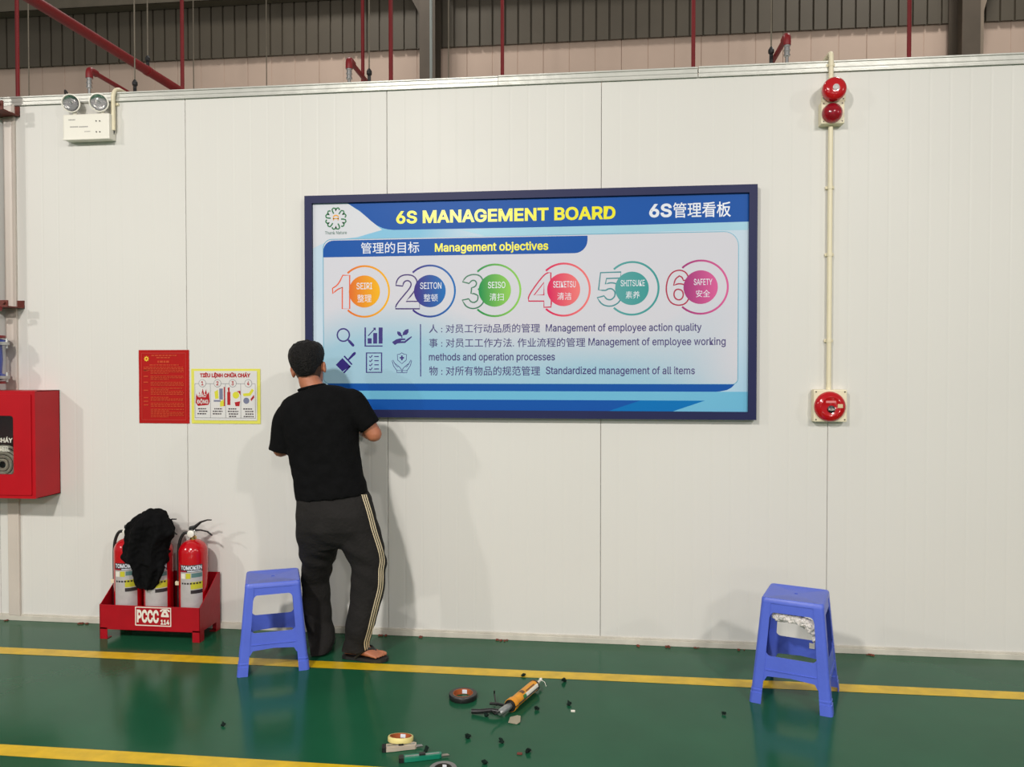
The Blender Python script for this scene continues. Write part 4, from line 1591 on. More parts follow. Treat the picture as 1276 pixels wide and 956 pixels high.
def make_stool(label, loc, rz, sb=SB, st=ST_, SH=.470):
    t = thing('plastic_stool', label, 'stool', loc, rz, 'blue plastic stools')
    Hh = SH

    def half(z):
        return sb + (st - sb) * z / Hh
    th = .004

    def side(k):
        R = Matrix.Rotation(k * PI / 2, 3, 'Z')
        return lambda u, z, d, q=0: R @ V(u, -half(z) + d + q, z)
    # seat with rounded rim and centre hole
    mb = MB()
    out = rrect(-st - .001, -st - .001, st + .001, st + .001, .018, 6)
    n = len(out)

    def lp(sc, z):
        return [mb.bm.verts.new((x * sc, y * sc, z)) for x, y in out]
    L0 = lp(1.0 + .012, Hh - .022)
    L1 = lp(1.0, Hh - .006)
    L2 = lp(.965, Hh)
    L3 = lp(.90, Hh)
    L4 = lp(.88, Hh - .0015)
    hole = []
    for x, y in out:
        a = math.atan2(y, x)
        hole.append(mb.bm.verts.new((.011 * math.cos(a), .011 * math.sin(a), Hh - .0015)))
    hb_ = [mb.bm.verts.new((v.co.x, v.co.y, Hh - .006)) for v in hole]
    U0 = lp(.985, Hh - .022)
    U1 = lp(.97, Hh - .006)
    seq = [U1, U0, L0, L1, L2, L3, L4, hole, hb_]
    for A, Bq in zip(seq, seq[1:]):
        for i in range(n):
            j = (i + 1) % n
            mb.bm.faces.new((A[i], A[j], Bq[j], Bq[i]))
    for i in range(n):
        j = (i + 1) % n
        mb.bm.faces.new((hb_[i], hb_[j], U1[j], U1[i]))
    mb.done('seat', BLUEP, t, True, local=True)
    zw1, zw0, zp0 = Hh * .868, Hh * .455, Hh * .265       # window top, window bottom, panel bottom
    lw = lambda z: .043 + .006 * (1 - z / Hh)
    for k in range(4):
        f = side(k)
        # apron with rounded inner corners
        mb = MB()
        u = half(zw1) - lw(zw1)
        r = .022
        pts = [(-half(Hh - .02) + .012, Hh - .018), (-half(zw1) + .012, zw1 - r), (-u - .0, zw1 - r)]
        for q in range(1, 6):
            a = PI - q * PI / 12
            pts.append((-u + r + r * math.cos(a), zw1 - r + r * math.sin(a)))
        for q in range(0, 6):
            a = PI / 2 - q * PI / 12
            pts.append((u - r + r * math.cos(a), zw1 - r + r * math.sin(a)))
        pts += [(u, zw1 - r), (half(zw1) - .012, zw1 - r), (half(Hh - .02) - .012, Hh - .018)]
        mb.prism(pts, lambda a, b, d: f(a, b, d, .003), th)
        mb.done('apron', BLUEP, t, False, local=True)
        # lower panel, rounded up into the legs, with a lip along its lower edge
        mb = MB()
        u = half(zw0) - lw(zw0)
        pts = [(-half(zw0 + r) + .012, zw0 + r), (-u, zw0 + r)]
        for q in range(1, 7):
            a = PI + q * PI / 12
            pts.append((-u + r + r * math.cos(a), zw0 + r + r * math.sin(a)))
        for q in range(0, 6):
            a = -PI / 2 + q * PI / 12
            pts.append((u - r + r * math.cos(a), zw0 + r + r * math.sin(a)))
        pts += [(u, zw0 + r), (half(zw0 + r) - .012, zw0 + r)]
        up = half(zp0) - .05
        pts += [(half(zp0) - .012, zp0 - .035), (half(zp0 - .03) - .04, zp0 - .03)]
        for q in range(1, 5):
            a = q * PI / 10
            pts.append((up + .005 - .012 * math.sin(a) * 1.4, zp0 - .03 + .03 * math.sin(a)))
        pts += [(up - .02, zp0), (0, zp0 + .006), (-up + .02, zp0)]
        for q in range(4, 0, -1):
            a = q * PI / 10
            pts.append((-up - .005 + .012 * math.sin(a) * 1.4, zp0 - .03 + .03 * math.sin(a)))
        pts += [(-half(zp0 - .03) + .04, zp0 - .03), (-half(zp0) + .012, zp0 - .035)]
        mb.prism(pts, lambda a, b, d: f(a, b, d, .003), th)
        mb.box((-up + .005, -half(zp0 + .028) - .0005, zp0 + .026), (up - .005, -half(zp0 + .028) + .006, zp0 + .030), .001, M=Matrix.Rotation(k * PI / 2, 4, 'Z'))
        mb.done('side_panel', BLUEP, t, False, local=True)
    # legs: angle section with rounded outer corner and a foot cuff
    for k in range(4):
        R = Matrix.Rotation(k * PI / 2, 3, 'Z')
        mb = MB()

        def sect(z, grow=0.0, w_=None):
            h = half(z) + grow
            w2 = (w_ or lw(z)) + grow
            r = .016
            P = [(-h + w2, -h + th), (-h + w2, -h)]
            for q in range(6):
                a = -PI / 2 - q * PI / 10
                P.append((-h + r + r * math.cos(a), -h + r + r * math.sin(a)))
            P += [(-h, -h + w2), (-h + th, -h + w2), (-h + th, -h + th * 2), (-h + th * 2, -h + th)]
            return [mb.bm.verts.new(R @ V(x, y, z)) for x, y in P]
        S_ = [sect(0, .003), sect(.045, .003), sect(.047, .0), sect(.054, .0), sect(.056, .002), sect(.062, .002), sect(.064, 0), sect(Hh * .3), sect(Hh * .6), sect(Hh - .018)]
        for A, Bq in zip(S_, S_[1:]):
            for i in range(len(A)):
                j = (i + 1) % len(A)
                mb.bm.faces.new((A[i], A[j], Bq[j], Bq[i]))
        mb.bm.faces.new(S_[0])
        mb.bm.faces.new(S_[-1])
        mb.done('leg', BLUEP, t, False, local=True)
    return t


def footprint(a, b):
    """front edge ends on the floor -> centre and turn"""
    d = b - a
    rz = math.atan2(d.y, d.x)
    n = V(-math.sin(rz), math.cos(rz), 0)
    return (a + b) / 2 + n * d.length / 2, rz, d.length / 2


cA, rA, hA = footprint(FL(294.5, 842), FL(383, 837))
_d = FL(383, 837) - FL(294.5, 842)
rA = math.radians(24)
cA = (FL(383, 837) + FL(294.5, 842)) / 2 + V(-math.sin(rA), math.cos(rA), 0) * hA
cA.x += .008
cB, rB, hB = footprint(FL(934, 874.5), FL(1037, 894.5))
#, math.degrees(rA), hA, cB, math.degrees(rB), hB)
make_stool('empty blue plastic stool next to the man by the tray', (cA.x, cA.y, 0), rA, hA, ST_, .442)
make_stool('blue plastic stool standing alone at right, clear wrap under its seat', (cB.x, cB.y, 0), rB, hB)
# crumpled clear wrap tucked in the right stool
wr = MB()
R = Matrix.Rotation(rB, 3, 'Z')
pts = [V(-.088, -.100, SH * .828), V(-.05, -.100, SH * .818), V(0, -.098, SH * .812), V(.045, -.100, SH * .795), V(.080, -.100, SH * .755), V(.090, -.098, SH * .66), V(.092, -.095, SH * .60)]
wr.tube([R @ p + V(cB.x, cB.y, 0) for p in pts], [.012, .022, .023, .024, .022, .010, .005], 16, smooth=6)
wm = remesh(wr, .004, 0)
_nn = [q.normal.copy() for q in wm.vertices]
for _i, v in enumerate(wm.vertices):
    v.co += _nn[_i] * (.009 * noise.noise(v.co * 55) + .005 * noise.noise(v.co * 120))
WRAP = mat('plastic_wrap', s2l(236, 230, 226), .15, var=.12, vscale=60, coat=.6, trans=.1, bump=.25, bscale=90)
tag(link('plastic_wrap', wm, WRAP, None), 'crumpled clear plastic wrap stuffed under the seat of the lone stool', 'wrapping')
mb = MB()
q = R @ V(.045, hB - .028, 0)
hz = SH * .40
p = V(cB.x, cB.y, 0) + R @ V(.055, (hB + (ST_ - hB) * hz / SH) - .0085, hz)
mb.box((-.012, -.0004, -.013), (.012, .0, .013), 0)
for v in mb.bm.verts:
    v.co = R @ v.co + p
tag(mb.done('paper_sticker', WHITE), 'small white sticker on the inner back panel of the lone stool', 'sticker')

# =================================================================== PERSON
man = thing('person', 'man in black t-shirt and striped charcoal trousers, back turned, fixing the board', 'person', (-1.42, -.38, 0))
YT = -.38
body = MB()
# head in its own frame: facing +Y, origin between the ears
Hd = Matrix.Translation(W(384.5, 459, -.365)) @ Matrix.Rotation(math.radians(-9), 4, 'Y') @ Matrix.Rotation(math.radians(6), 4, 'Z') @ Matrix.Rotation(math.radians(-6), 4, 'X')


def hd(x, y, z):
    return Hd @ V(x, y, z)


HS = [(-.118, .045, .022, .030), (-.105, .050, .034, .045), (-.085, .040, .046, .058), (-.06, .028, .058, .072), (-.03, .012, .067, .086), (0, .004, .073, .093),
      (.03, .000, .076, .097), (.06, -.003, .076, .096), (.085, -.003, .069, .086), (.105, -.002, .053, .065), (.118, -.002, .030, .036), (.122, 0, .006, .008)]
rings = [(hd(0, cy, z), hd(rx, cy, z) - hd(0, cy, z), hd(0, cy + ry, z) - hd(0, cy, z)) for z, cy, rx, ry in HS]
body.loft(rings, 28)
RM = Hd.to_3x3()
body.ellipsoid(hd(0, .098, -.018), (.012, .016, .022), RM)      # nose
body.ellipsoid(hd(0, .088, .018), (.009, .012, .022), RM)
body.ellipsoid(hd(0, .090, -.055), (.024, .010, .010), RM)      # lips
for s in (-1, 1):
    body.ellipsoid(hd(s * .030, .078, .012), (.016, .012, .012), RM)
    body.ellipsoid(hd(s * .082, -.002, -.008), (.010, .018, .031), RM)   # ears
    body.ellipsoid(hd(s * .086, -.010, .004), (.007, .013, .018), RM)
# neck and slim trunk
nb = W(392, 492, -.385)
body.tube([hd(0, -.012, -.03), hd(0, -.010, -.075), nb + V(0, .005, .01), nb + V(.01, 0, -.06)], [.055, .054, .060, .085], 20, smooth=4)
trunk = [(498, 372, 426, .06), (515, 366, 436, .09), (545, 368, 440, .10), (580, 372, 444, .095), (610, 378, 450, .10), (640, 382, 456, .10), (665, 392, 450, .08)]
body.loft([((W(a, y, YT) + W(b, y, YT)) / 2, V((W(b, y, YT).x - W(a, y, YT).x) / 2, 0, 0), V(0, d, 0)) for y, a, b, d in trunk], 24)
# arms
shL, shR = W(357, 513, YT), W(439, 501, YT)
elL, elR = W(350, 560, -.36), W(466, 541, -.36)
wrL = V(-1.43, -.215, 1.185)
wrR = V(-1.27, -.215, 1.185)
body.tube([shL, shL.lerp(elL, .5), elL], [.044, .046, .040], 16, smooth=4)
body.tube([elL, elL.lerp(wrL, .35), wrL], [.041, .040, .026], 16, smooth=4)
body.capsule(elL, elL + V(0, 0, .001), .041, .041)
body.tube([shR, shR.lerp(elR, .5), elR], [.046, .045, .040], 16, smooth=4)
body.tube([elR, elR.lerp(wrR, .35), wrR], [.041, .040, .026], 16, smooth=4)
body.capsule(elR, elR + V(0, 0, .001), .041, .041)


def hand(wr, fwd, up, side):
    """palm and five bent fingers; fwd from wrist to knuckles, up = back of hand, side = thumb side"""
    fwd, up = fwd.normalized(), up.normalized()
    sd = fwd.cross(up).normalized() * side
    up = sd.cross(fwd).normalized() * side
    o = wr
    body.loft([(o, sd * .024, up * .016), (o + fwd * .03, sd * .034, up * .016), (o + fwd * .065, sd * .040, up * .014), (o + fwd * .085, sd * .037, up * .011)], 16)
    for i, (off, ln, sp) in enumerate(((.030, .070, .10), (.010, .078, .03), (-.011, .073, -.04), (-.031, .058, -.12))):
        k = o + fwd * (.082 - .004 * abs(i - 1)) + sd * off
        d1 = (fwd + sd * sp + up * -.15).normalized()
        d2 = (fwd + sd * sp + up * -.55).normalized()
        d3 = (fwd + sd * sp + up * -1.0).normalized()
        p1 = k + d1 * ln * .45
        p2 = p1 + d2 * ln * .32
        p3 = p2 + d3 * ln * .23
        body.tube([k - fwd * .012, k, p1, p2, p3, p3 + d3 * .004], [.0085, .0092, .0085, .0078, .007, .003], 10)
    tb = o + fwd * .022 + sd * .026
    t1 = tb + (fwd * .7 + sd * .75).normalized() * .036
    t2 = t1 + (fwd + sd * .25 - up * .2).normalized() * .028
    body.tube([tb - sd * .01, tb, t1, t2, t2 + fwd * .006], [.013, .012, .0105, .009, .004], 10)


hand(wrL, V(.06, 1, .03), V(0, 0, -1), 1)
hand(wrR, V(-.06, 1, .03), V(0, 0, -1), -1)
# legs
legL = [(398, 650, -.38), (396, 700, -.30), (395, 735, -.25), (400, 775, -.27), (402, 803, -.32)]
legR = [(440, 650, -.38), (455, 690, -.36), (459, 715, -.37), (452, 765, -.40), (443, 806, -.405)]
for lg, lr in ((legL, [.066, .052, .042, .036, .028]), (legR, [.070, .058, .046, .040, .030])):
    body.tube([W(*p) for p in lg], lr, 18, smooth=4)
# feet


def foot(heel, toe, lift=.018):
    heel, toe = Vector(heel), Vector(toe)
    f = (toe - heel).normalized()
    s = V(-f.y, f.x, 0)
    L = (toe - heel).length
    u = V(0, 0, 1)
    secs = [(.0, .014, .016, .030), (.06, .028, .024, .030), (.20, .031, .040, .046), (.40, .034, .036, .040), (.60, .042, .024, .028), (.76, .045, .016, .020), (.80, .043, .014, .017)]
    body.loft([(heel + f * L * a + u * (lift + h), s * w_, u * h * .95) for a, w_, h, _ in secs], 16)
    for i, (off, ln, r) in enumerate(((.030, .24, .0125), (.011, .22, .009), (-.004, .19, .0085), (-.019, .16, .008), (-.033, .12, .0075))):
        q = heel + f * L * .74 + s * off * (1 if True else 1)
        body.tube([q + u * (lift + .012), q + f * L * ln * .6 + u * (lift + .012), q + f * L * ln + u * (lift + .008), q + f * (L * ln + .006) + u * (lift + .006)], [r, r, r * .9, r * .35], 10)


def flipflop(heel, toe, parent, lab=None):
    heel, toe = Vector(heel), Vector(toe)
    f = (toe - heel).normalized()
    s = V(-f.y, f.x, 0)
    L = (toe - heel).length
    mb = MB()
    pl = []
    outl = [(-.05, 0), (-.02, .026), (.1, .034), (.35, .033), (.6, .043), (.82, .048), (.98, .040), (1.07, .018), (1.09, 0), (1.07, -.018), (.98, -.036), (.82, -.046), (.6, -.042), (.35, -.034), (.1, -.034), (-.02, -.026)]
    mb.prism([(a * L, b) for a, b in outl], lambda u, v, d: heel + f * u + s * v + V(0, 0, .002 + d), .016)
    mb.done('sole', RUBBER, parent)
    mb = MB()
    n0 = heel + f * L * .80 + s * .015 + V(0, 0, .018)
    top = heel + f * L * .72 + s * .010 + V(0, 0, .052)
    for sg in (-1, 1):
        e = heel + f * L * .34 + s * .040 * sg + V(0, 0, .018)
        md = heel + f * L * .54 + s * .036 * sg + V(0, 0, .055)
        mb.tube([e, md, top, n0], [.007, .009, .008, .004], 8, smooth=4)
    mb.done('strap', RUBBER, parent, True)


hR, tR = V(*FL(430, 819)), V(*FL(470, 823))
hR.z = tR.z = 0
tR = hR + (tR - hR).normalized() * .22
hL = V(-1.45, -.40, 0)
tL = V(-1.53, -.19, 0)
hL, tL = V(*FL(404, 813)), V(*FL(404, 813)) + V(-.06, .22, 0)
hL.z = tL.z = 0
foot(hR, tR)
foot(hL, tL)
bmh = remesh(body, .0045, 3)
bd = link('body', bmh, SKIN, man, True)
for v in bmh.vertices:
    v.co -= Vector(man.location)
flipflop(hR, tR, man)
flipflop(hL, tL, man)

# hair: thick cap, cropped at the nape
mb = MB()
HH = [(-.052, -.026, .056, .054), (-.040, -.024, .066, .066), (-.022, -.022, .0745, .078), (-.002, -.018, .082, .089), (.022, -.012, .088, .100), (.048, -.008, .091, .108), (.076, -.004, .090, .109), (.102, -.002, .082, .099), (.124, 0, .064, .080), (.139, 0, .038, .050), (.145, 0, .010, .014)]
rows_ = []
nh = 56
for i, (z, cy, rx, ry) in enumerate(HH):
    row = []
    for k in range(nh):
        t = 2 * PI * k / nh
        fr = max(0, math.sin(t))              # front side lifts to leave the face free
        lift = (.085 * fr ** .7) * (1 - i / (len(HH) - 1)) ** 1.2
        side = .042 * abs(math.cos(t)) ** 4 * max(0, 1 - i / 6)
        jag = .006 * noise.noise(V(math.cos(t) * 9, math.sin(t) * 9, 1)) * (1 if i < 2 else 0)
        row.append(mb.bm.verts.new(hd(rx * math.cos(t), cy + ry * math.sin(t) * (1 - .12 * fr), z + lift + side + jag)))
    rows_.append(row)
for r0, r1 in zip(rows_, rows_[1:]):
    for k in range(nh):
        mb.bm.faces.new((r0[k], r0[(k + 1) % nh], r1[(k + 1) % nh], r1[k]))
mb.bm.faces.new(rows_[-1])
mb.bm.faces.new(rows_[0][::-1])
hm = remesh(mb, .004, 1)
_nn = [q.normal.copy() for q in hm.vertices]
for _i, v in enumerate(hm.vertices):
    c = hd(0, 0, .04)
    d = v.co - c
    n_ = noise.noise(V(d.x * 38, d.y * 38, d.z * 10)) + .6 * noise.noise(V(d.x * 90, d.y * 90, d.z * 18))
    v.co += _nn[_i] * .0035 * n_ * (1 if d.z > -.04 else .4)
    v.co += _nn[_i] * .006 * max(0, noise.noise(V(d.x * 60, d.y * 60, 3))) * max(0, min(1, d.z / .06))
for v in hm.vertices:
    v.co -= Vector(man.location)
link('hair', hm, HAIR, man, True)
# cropped fade strip under it
mb = MB()
FD = [(-.075, .006, .0500, .0560), (-.060, .004, .0570, .0630), (-.040, .002, .0655, .0720), (-.015, .004, .0722, .0868), (.006, .003, .0755, .0945)]
rows_ = []
for (z, cy, rx, ry) in FD:
    row = []
    for k in range(25):
        t = PI + math.radians(8) + (PI - math.radians(16)) * k / 24
        row.append(mb.bm.verts.new(hd(rx * math.cos(t) * 1.015, cy + ry * math.sin(t) * 1.0 - .002, z + .010 * abs(math.cos(t)))))
    rows_.append(row)
for r0, r1 in zip(rows_, rows_[1:]):
    for k in range(24):
        mb.bm.faces.new((r0[k], r0[k + 1], r1[k + 1], r1[k]))
mb.done('nape_hair', FADE, man, True)
# eyes
for s in (-1, 1):
    mb = MB()
    mb.ellipsoid(hd(s * .030, .087, .012), (.010, .006, .006), RM)
    mb.done('eye', PRWHT, man, True)

# t-shirt
sh = MB()
TS = [  # y, left, right, half depth, centre Y
    (483.5, 373, 404, .060, -.375), (486, 367, 424, .070, -.38), (490, 359, 438, .084, -.383), (497, 353, 446, .098, -.386), (507, 350, 447, .108, -.388), (520, 351, 446, .118, -.388), (536, 355, 445, .122, -.388), (556, 359, 446, .120, -.386),
    (576, 362, 450, .118, -.384), (594, 366, 453.5, .118, -.384), (608, 369, 457, .121, -.384), (619, 371, 459, .124, -.384)]
rg = []
for y, a, b, d, cy in TS:
    A, Bp = W(a, y, cy), W(b, y, cy)
    rg.append(((A + Bp) / 2, (Bp - A) / 2 + V(0, 0, .018 if y > 600 else (0 if y > 506 else (.008 if y > 495 else .016))), V(0, d, 0)))
sh.loft(rg, 32, power=2.3)
sl_end_L = W(350.5, 563, -.37)
sh.tube([shL + V(.020, 0, .003), shL.lerp(sl_end_L, .3), shL.lerp(sl_end_L, .7), sl_end_L], [.062, .068, .070, .070], 22, smooth=4)
sl_end_R = W(461.5, 531.5, -.37)
sh.tube([shR + V(-.035, 0, .004), shR + V(.007, 0, .004), shR.lerp(sl_end_R, .6), sl_end_R], [.066, .060, .060, .057], 22, smooth=4)
sm = remesh(sh, .007, 6)
_nn = [q.normal.copy() for q in sm.vertices]
for _i, v in enumerate(sm.vertices):
    p = v.co
    n_ = noise.noise(V(p.x * 7, p.y * 7, p.z * 4.5 + p.x * 5)) * .010 + noise.noise(V(p.x * 16 + 3, p.y * 16, p.z * 22)) * .0045 * max(0, min(1, (1.2 - p.z) / .2))
    v.co += _nn[_i] * n_
for v in sm.vertices:
    v.co -= Vector(man.location)
link('t_shirt', sm, BLACKC, man, True)
mb = MB()
cc = W(388.5, 483, -.375)
mb.tube([cc + V(.067 * math.cos(t), .062 * math.sin(t), .016 * math.cos(t) - .002 * math.sin(t)) for t in [2 * PI * k / 28 for k in range(29)]], .0065, 8)
mb.done('collar', BLACKC, man, True)

# trousers
tr = MB()


def prow(y, a, b, d, cy):
    A, Bp = W(a, y, cy), W(b, y, cy)
    return ((A + Bp) / 2, (Bp - A) / 2, V(0, d, 0))


tr.loft([prow(*r) for r in ((606, 376, 452, .105, -.384), (620, 372, 461, .114, -.384), (640, 371, 466.5, .128, -.39), (658, 371, 471, .124, -.388), (672, 375, 470, .10, -.38), (682, 383, 463, .07, -.375))], 30, power=2.3)
tr.loft([prow(*r) for r in ((640, 371, 420, .10, -.385), (665, 371, 421, .105, -.365), (685, 373.5, 420, .095, -.335), (702, 376, 415, .084, -.295), (725, 377, 409.5, .072, -.235),
                            (750, 378, 411, .070, -.230), (775, 381, 414.5, .070, -.245), (798, 385, 417, .072, -.285), (813, 388, 411, .076, -.325))], 26, power=2.2)
tr.loft([prow(*r) for r in ((640, 418, 467, .10, -.385), (662, 420, 472.5, .105, -.382), (680, 424, 476, .10, -.378), (700, 438, 479.5, .090, -.376), (715, 439, 480, .084, -.380), (738, 438, 478.5, .078, -.388),
                            (760, 436, 472.5, .077, -.395), (780, 432, 467, .076, -.395), (800, 428, 460, .070, -.390), (811, 425.5, 460.5, .068, -.385))], 26, power=2.2)
tm = remesh(tr, .007, 4)
_nn = [q.normal.copy() for q in tm.vertices]
for _i, v in enumerate(tm.vertices):
    p = v.co
    kn = math.exp(-((p.z - .50) / .10) ** 2) + math.exp(-((p.z - .10) / .10) ** 2) * .8 + .35
    n_ = noise.noise(V(p.x * 8, p.y * 8, p.z * 16 + p.x * 8)) * .009 * kn + noise.noise(V(p.x * 5, p.y * 5, p.z * 4)) * .006
    v.co += _nn[_i] * n_ * 1.45
bvh = BVHTree.FromPolygons([v.co.copy() for v in tm.vertices], [tuple(p.vertices) for p in tm.polygons])
for v in tm.vertices:
    v.co -= Vector(man.location)
trousers = link('trousers', tm, TROUS, man, True)
cpath = [(690, 66), (702, 105), (716, 150), (728, 195), (738, 235), (752, 280), (765, 320), (776, 360), (780, 400), (774, 440), (774, 480), (772, 520), (764, 560), (752, 605), (741, 650), (731, 690), (722, 730), (712, 765), (703, 800), (706, 835), (712, 856)]
for off in (-10, 0, 10):
    mb = MB()
    rowsS = []
    pts = [Vector((280 + x / 3.983 + off / 3.983, 600 + y / 3.983, 0)) for x, y in cpath]
    pts, _ = spline(pts, [0] * len(pts), 4)
    for p in pts:
        rr_ = []
        for e in (-.66, .66):
            d = ray(p.x + e, p.y).normalized()
            h = bvh.ray_cast(_O, d)
            if h[0] is None:
                q = W(p.x + e, p.y, -.39)
                h = bvh.find_nearest(q)
            rr_.append(h[0] + h[1] * (.0022))
        rowsS.append([mb.bm.verts.new(q) for q in rr_])
    for r0, r1 in zip(rowsS, rowsS[1:]):
        if (r0[0].co - r1[0].co).length < .06 and (r0[1].co - r1[1].co).length < .06:
            mb.bm.faces.new((r0[0], r0[1], r1[1], r1[0]))
    mb.done('side_stripe', STRIPE, man, True, recalc=False)

# =================================================================== TOOLS ON THE FLOOR


def tape_roll(px, py, ro, ri, h, mo, mi, nm, lab, z=0, tilt=0):
    c = FL(px, py, z + h)
    t = thing(nm, lab, 'tape', (c.x, c.y, z))
    t.rotation_euler = (tilt, 0, 0)
    mb = MB()
    seg = 40
    outer, inner = [], []
    prof = [(ro - .002, 0), (ro, .003), (ro, h - .003), (ro - .002, h), (ri + .003, h), (ri + .003, 0)]
    rws = [[mb.bm.verts.new((r * math.cos(2 * PI * k / seg), r * math.sin(2 * PI * k / seg), zz)) for k in range(seg)] for r, zz in prof]
    for i in range(len(rws)):
        A, Bq = rws[i], rws[(i + 1) % len(rws)]
        for k in range(seg):
            mb.bm.faces.new((A[k], A[(k + 1) % seg], Bq[(k + 1) % seg], Bq[k]))
    mb.done('tape', mo, t, True, local=True)
    mb = MB()
    prof = [(ri + .0028, .0005), (ri + .0028, h + .0005), (ri, h + .0005), (ri, .0005)]
    rws = [[mb.bm.verts.new((r * math.cos(2 * PI * k / seg), r * math.sin(2 * PI * k / seg), zz)) for k in range(seg)] for r, zz in prof]
    for i in range(len(rws)):
        A, Bq = rws[i], rws[(i + 1) % len(rws)]
        for k in range(seg):
            mb.bm.faces.new((A[k], A[(k + 1) % seg], Bq[(k + 1) % seg], Bq[k]))
    core = mb.done('core', mi, t, True, local=True)
    mb = MB()
    for k in range(4):
        a0 = PI * .5 + (k - 2) * .13
        a1 = a0 + .13
        r = ri - .0006
        mb.poly([V(r * math.cos(a), r * math.sin(a), zz) for a, zz in ((a0, .003), (a1, .003), (a1, h - .003), (a0, h - .003))])
    mb.done('core_label', PRWHT, core, local=True)
    return t


CORE = mat('card_core', s2l(168, 84, 40), .6, var=.15, vscale=30)
tape_roll(577, 863.5, .064, .043, .024, mat('tape_black', (.012, .012, .012), .35, var=.2), CORE, 'black_tape_roll', 'thick roll of black tape with brown card core on the floor')
ytz = .0
tape_roll(499, 917.5, .051, .041, .020, mat('tape_cream', s2l(222, 208, 136), .5, var=.06), CORE, 'masking_tape_roll', 'roll of cream masking tape leaning on the beige grey box cutter', .0125, math.radians(-13))
tape_roll(552, 957, .052, .030, .030, mat('tape_grey', s2l(120, 118, 116), .3, var=.15), mat('core_dark', (.02, .02, .02), .5), 'grey_tape_roll', 'grey tape roll cut off by the bottom edge of the photo')


def knife(pa, pb, nm, lab, bodym, endm, tipm, wdt):
    a, b = FL(*pa), FL(*pb)
    a.z = b.z = 0
    t = thing(nm, lab, 'knife', a)
    f = (b - a).normalized()
    s = V(-f.y, f.x, 0)
    L = (b - a).length

    def mp(u, v, d):
        return a + f * u + s * v + V(0, 0, d)
    w2 = wdt / 2
    mb = MB()
    mb.prism([(L * .10, -w2), (L * .3, -w2 * 1.05), (L * .55, -w2 * .85), (L * .80, -w2 * .8), (L * .84, -w2 * .4), (L * .84, w2 * .6), (L * .78, w2 * .9), (L * .5, w2 * .8), (L * .3, w2), (L * .10, w2)], lambda u, v, d: mp(u, v, .002 + d), .016)
    mb.done('handle', bodym, t)
    mb = MB()
    mb.prism([(0, -w2 * .8), (L * .02, -w2), (L * .10, -w2), (L * .10, w2), (L * .02, w2), (0, w2 * .8)], lambda u, v, d: mp(u, v, .001 + d), .018)
    mb.done('end_cap', endm, t)
    mb = MB()
    mb.prism([(L * .12, -w2 * .22), (L * .80, -w2 * .22), (L * .80, w2 * .3), (L * .12, w2 * .3)], lambda u, v, d: mp(u, v, .0175 + d), .002)
    mb.done('slide_track', STEEL, t)
    mb = MB()
    mb.prism([(L * .40, -w2 * .5), (L * .52, -w2 * .5), (L * .52, w2 * .5), (L * .40, w2 * .5)], lambda u, v, d: mp(u, v, .019 + d), .006)
    mb.done('thumb_slider', endm, t)
    mb = MB()
    mb.prism([(L * .80, -w2 * .45), (L, -w2 * .35), (L * .97, w2 * .45), (L * .80, w2 * .5)], lambda u, v, d: mp(u, v, .008 + d), .0015)
    mb.done('blade', tipm, t)


knife((476, 936), (527, 931.5), 'utility_knife', 'beige grey box cutter lying by the cream masking tape roll', mat('cutter_beige', s2l(186, 172, 156), .4, var=.08), DARK, STEEL, .036)
knife((497, 949.5), (560, 943), 'utility_knife', 'green box cutter with black end cap on the floor', mat('cutter_green', s2l(20, 122, 96), .35, var=.06), DARK, mat('tip_grey', s2l(140, 132, 122), .5), .030)

# sealant gun: nozzle towards the wall, trigger end towards the viewer
gA, gB = FL(636.5, 879, .031), FL(666.5, 853.8, .031)
f = (gB - gA).normalized()
s = V(-f.y, f.x, 0)
gun = thing('sealant_gun', 'orange sealant tube in a black caulking gun on the green floor', 'tool', (gA.x, gA.y, 0))
L = (gB - gA).length
SEAL = mat('sealant_tube', s2l(226, 150, 20), .35, var=.12, vscale=25)
mb = MB()
mb.tube([gA + f * .012, gB], .0245, 24)
tb = mb.done('cartridge', SEAL, gun, True)
mb = MB()
mb.tube([gB - f * .001, gB + f * .006], [.0248, .018], 20)
mb.tube([gB + f * .006, gB + f * .016, gB + f * .020, gB + f * .062], [.010, .010, .0085, .004], 14)
mb.tube([gB + f * .058, gB + f * .068 + s * .003, gB + f * .074 + V(0, 0, .006)], [.005, .009, .004], 10)
mb.tube([gB + f * .066, gB + f * .064 - s * .02 + V(0, 0, -.005), gB + f * .052 - s * .034 + V(0, 0, -.02)], [.0015, .0012, .001], 6)
mb.done('nozzle', WHITE, gun, True)
mb = MB()


def gsk(u0, u1, a0, a1, m, nm, r=.0249):
    mb = MB()
    n = max(2, int((a1 - a0) / .2))
    for k in range(n):
        t0, t1 = a0 + (a1 - a0) * k / n, a0 + (a1 - a0) * (k + 1) / n
        q = lambda u, t: gA + f * u - s * r * math.cos(t) + V(0, 0, r * math.sin(t))
        mb.poly([q(u0, t0), q(u1, t0), q(u1, t1), q(u0, t1)])
    return mb.done(nm, m, gun, True)


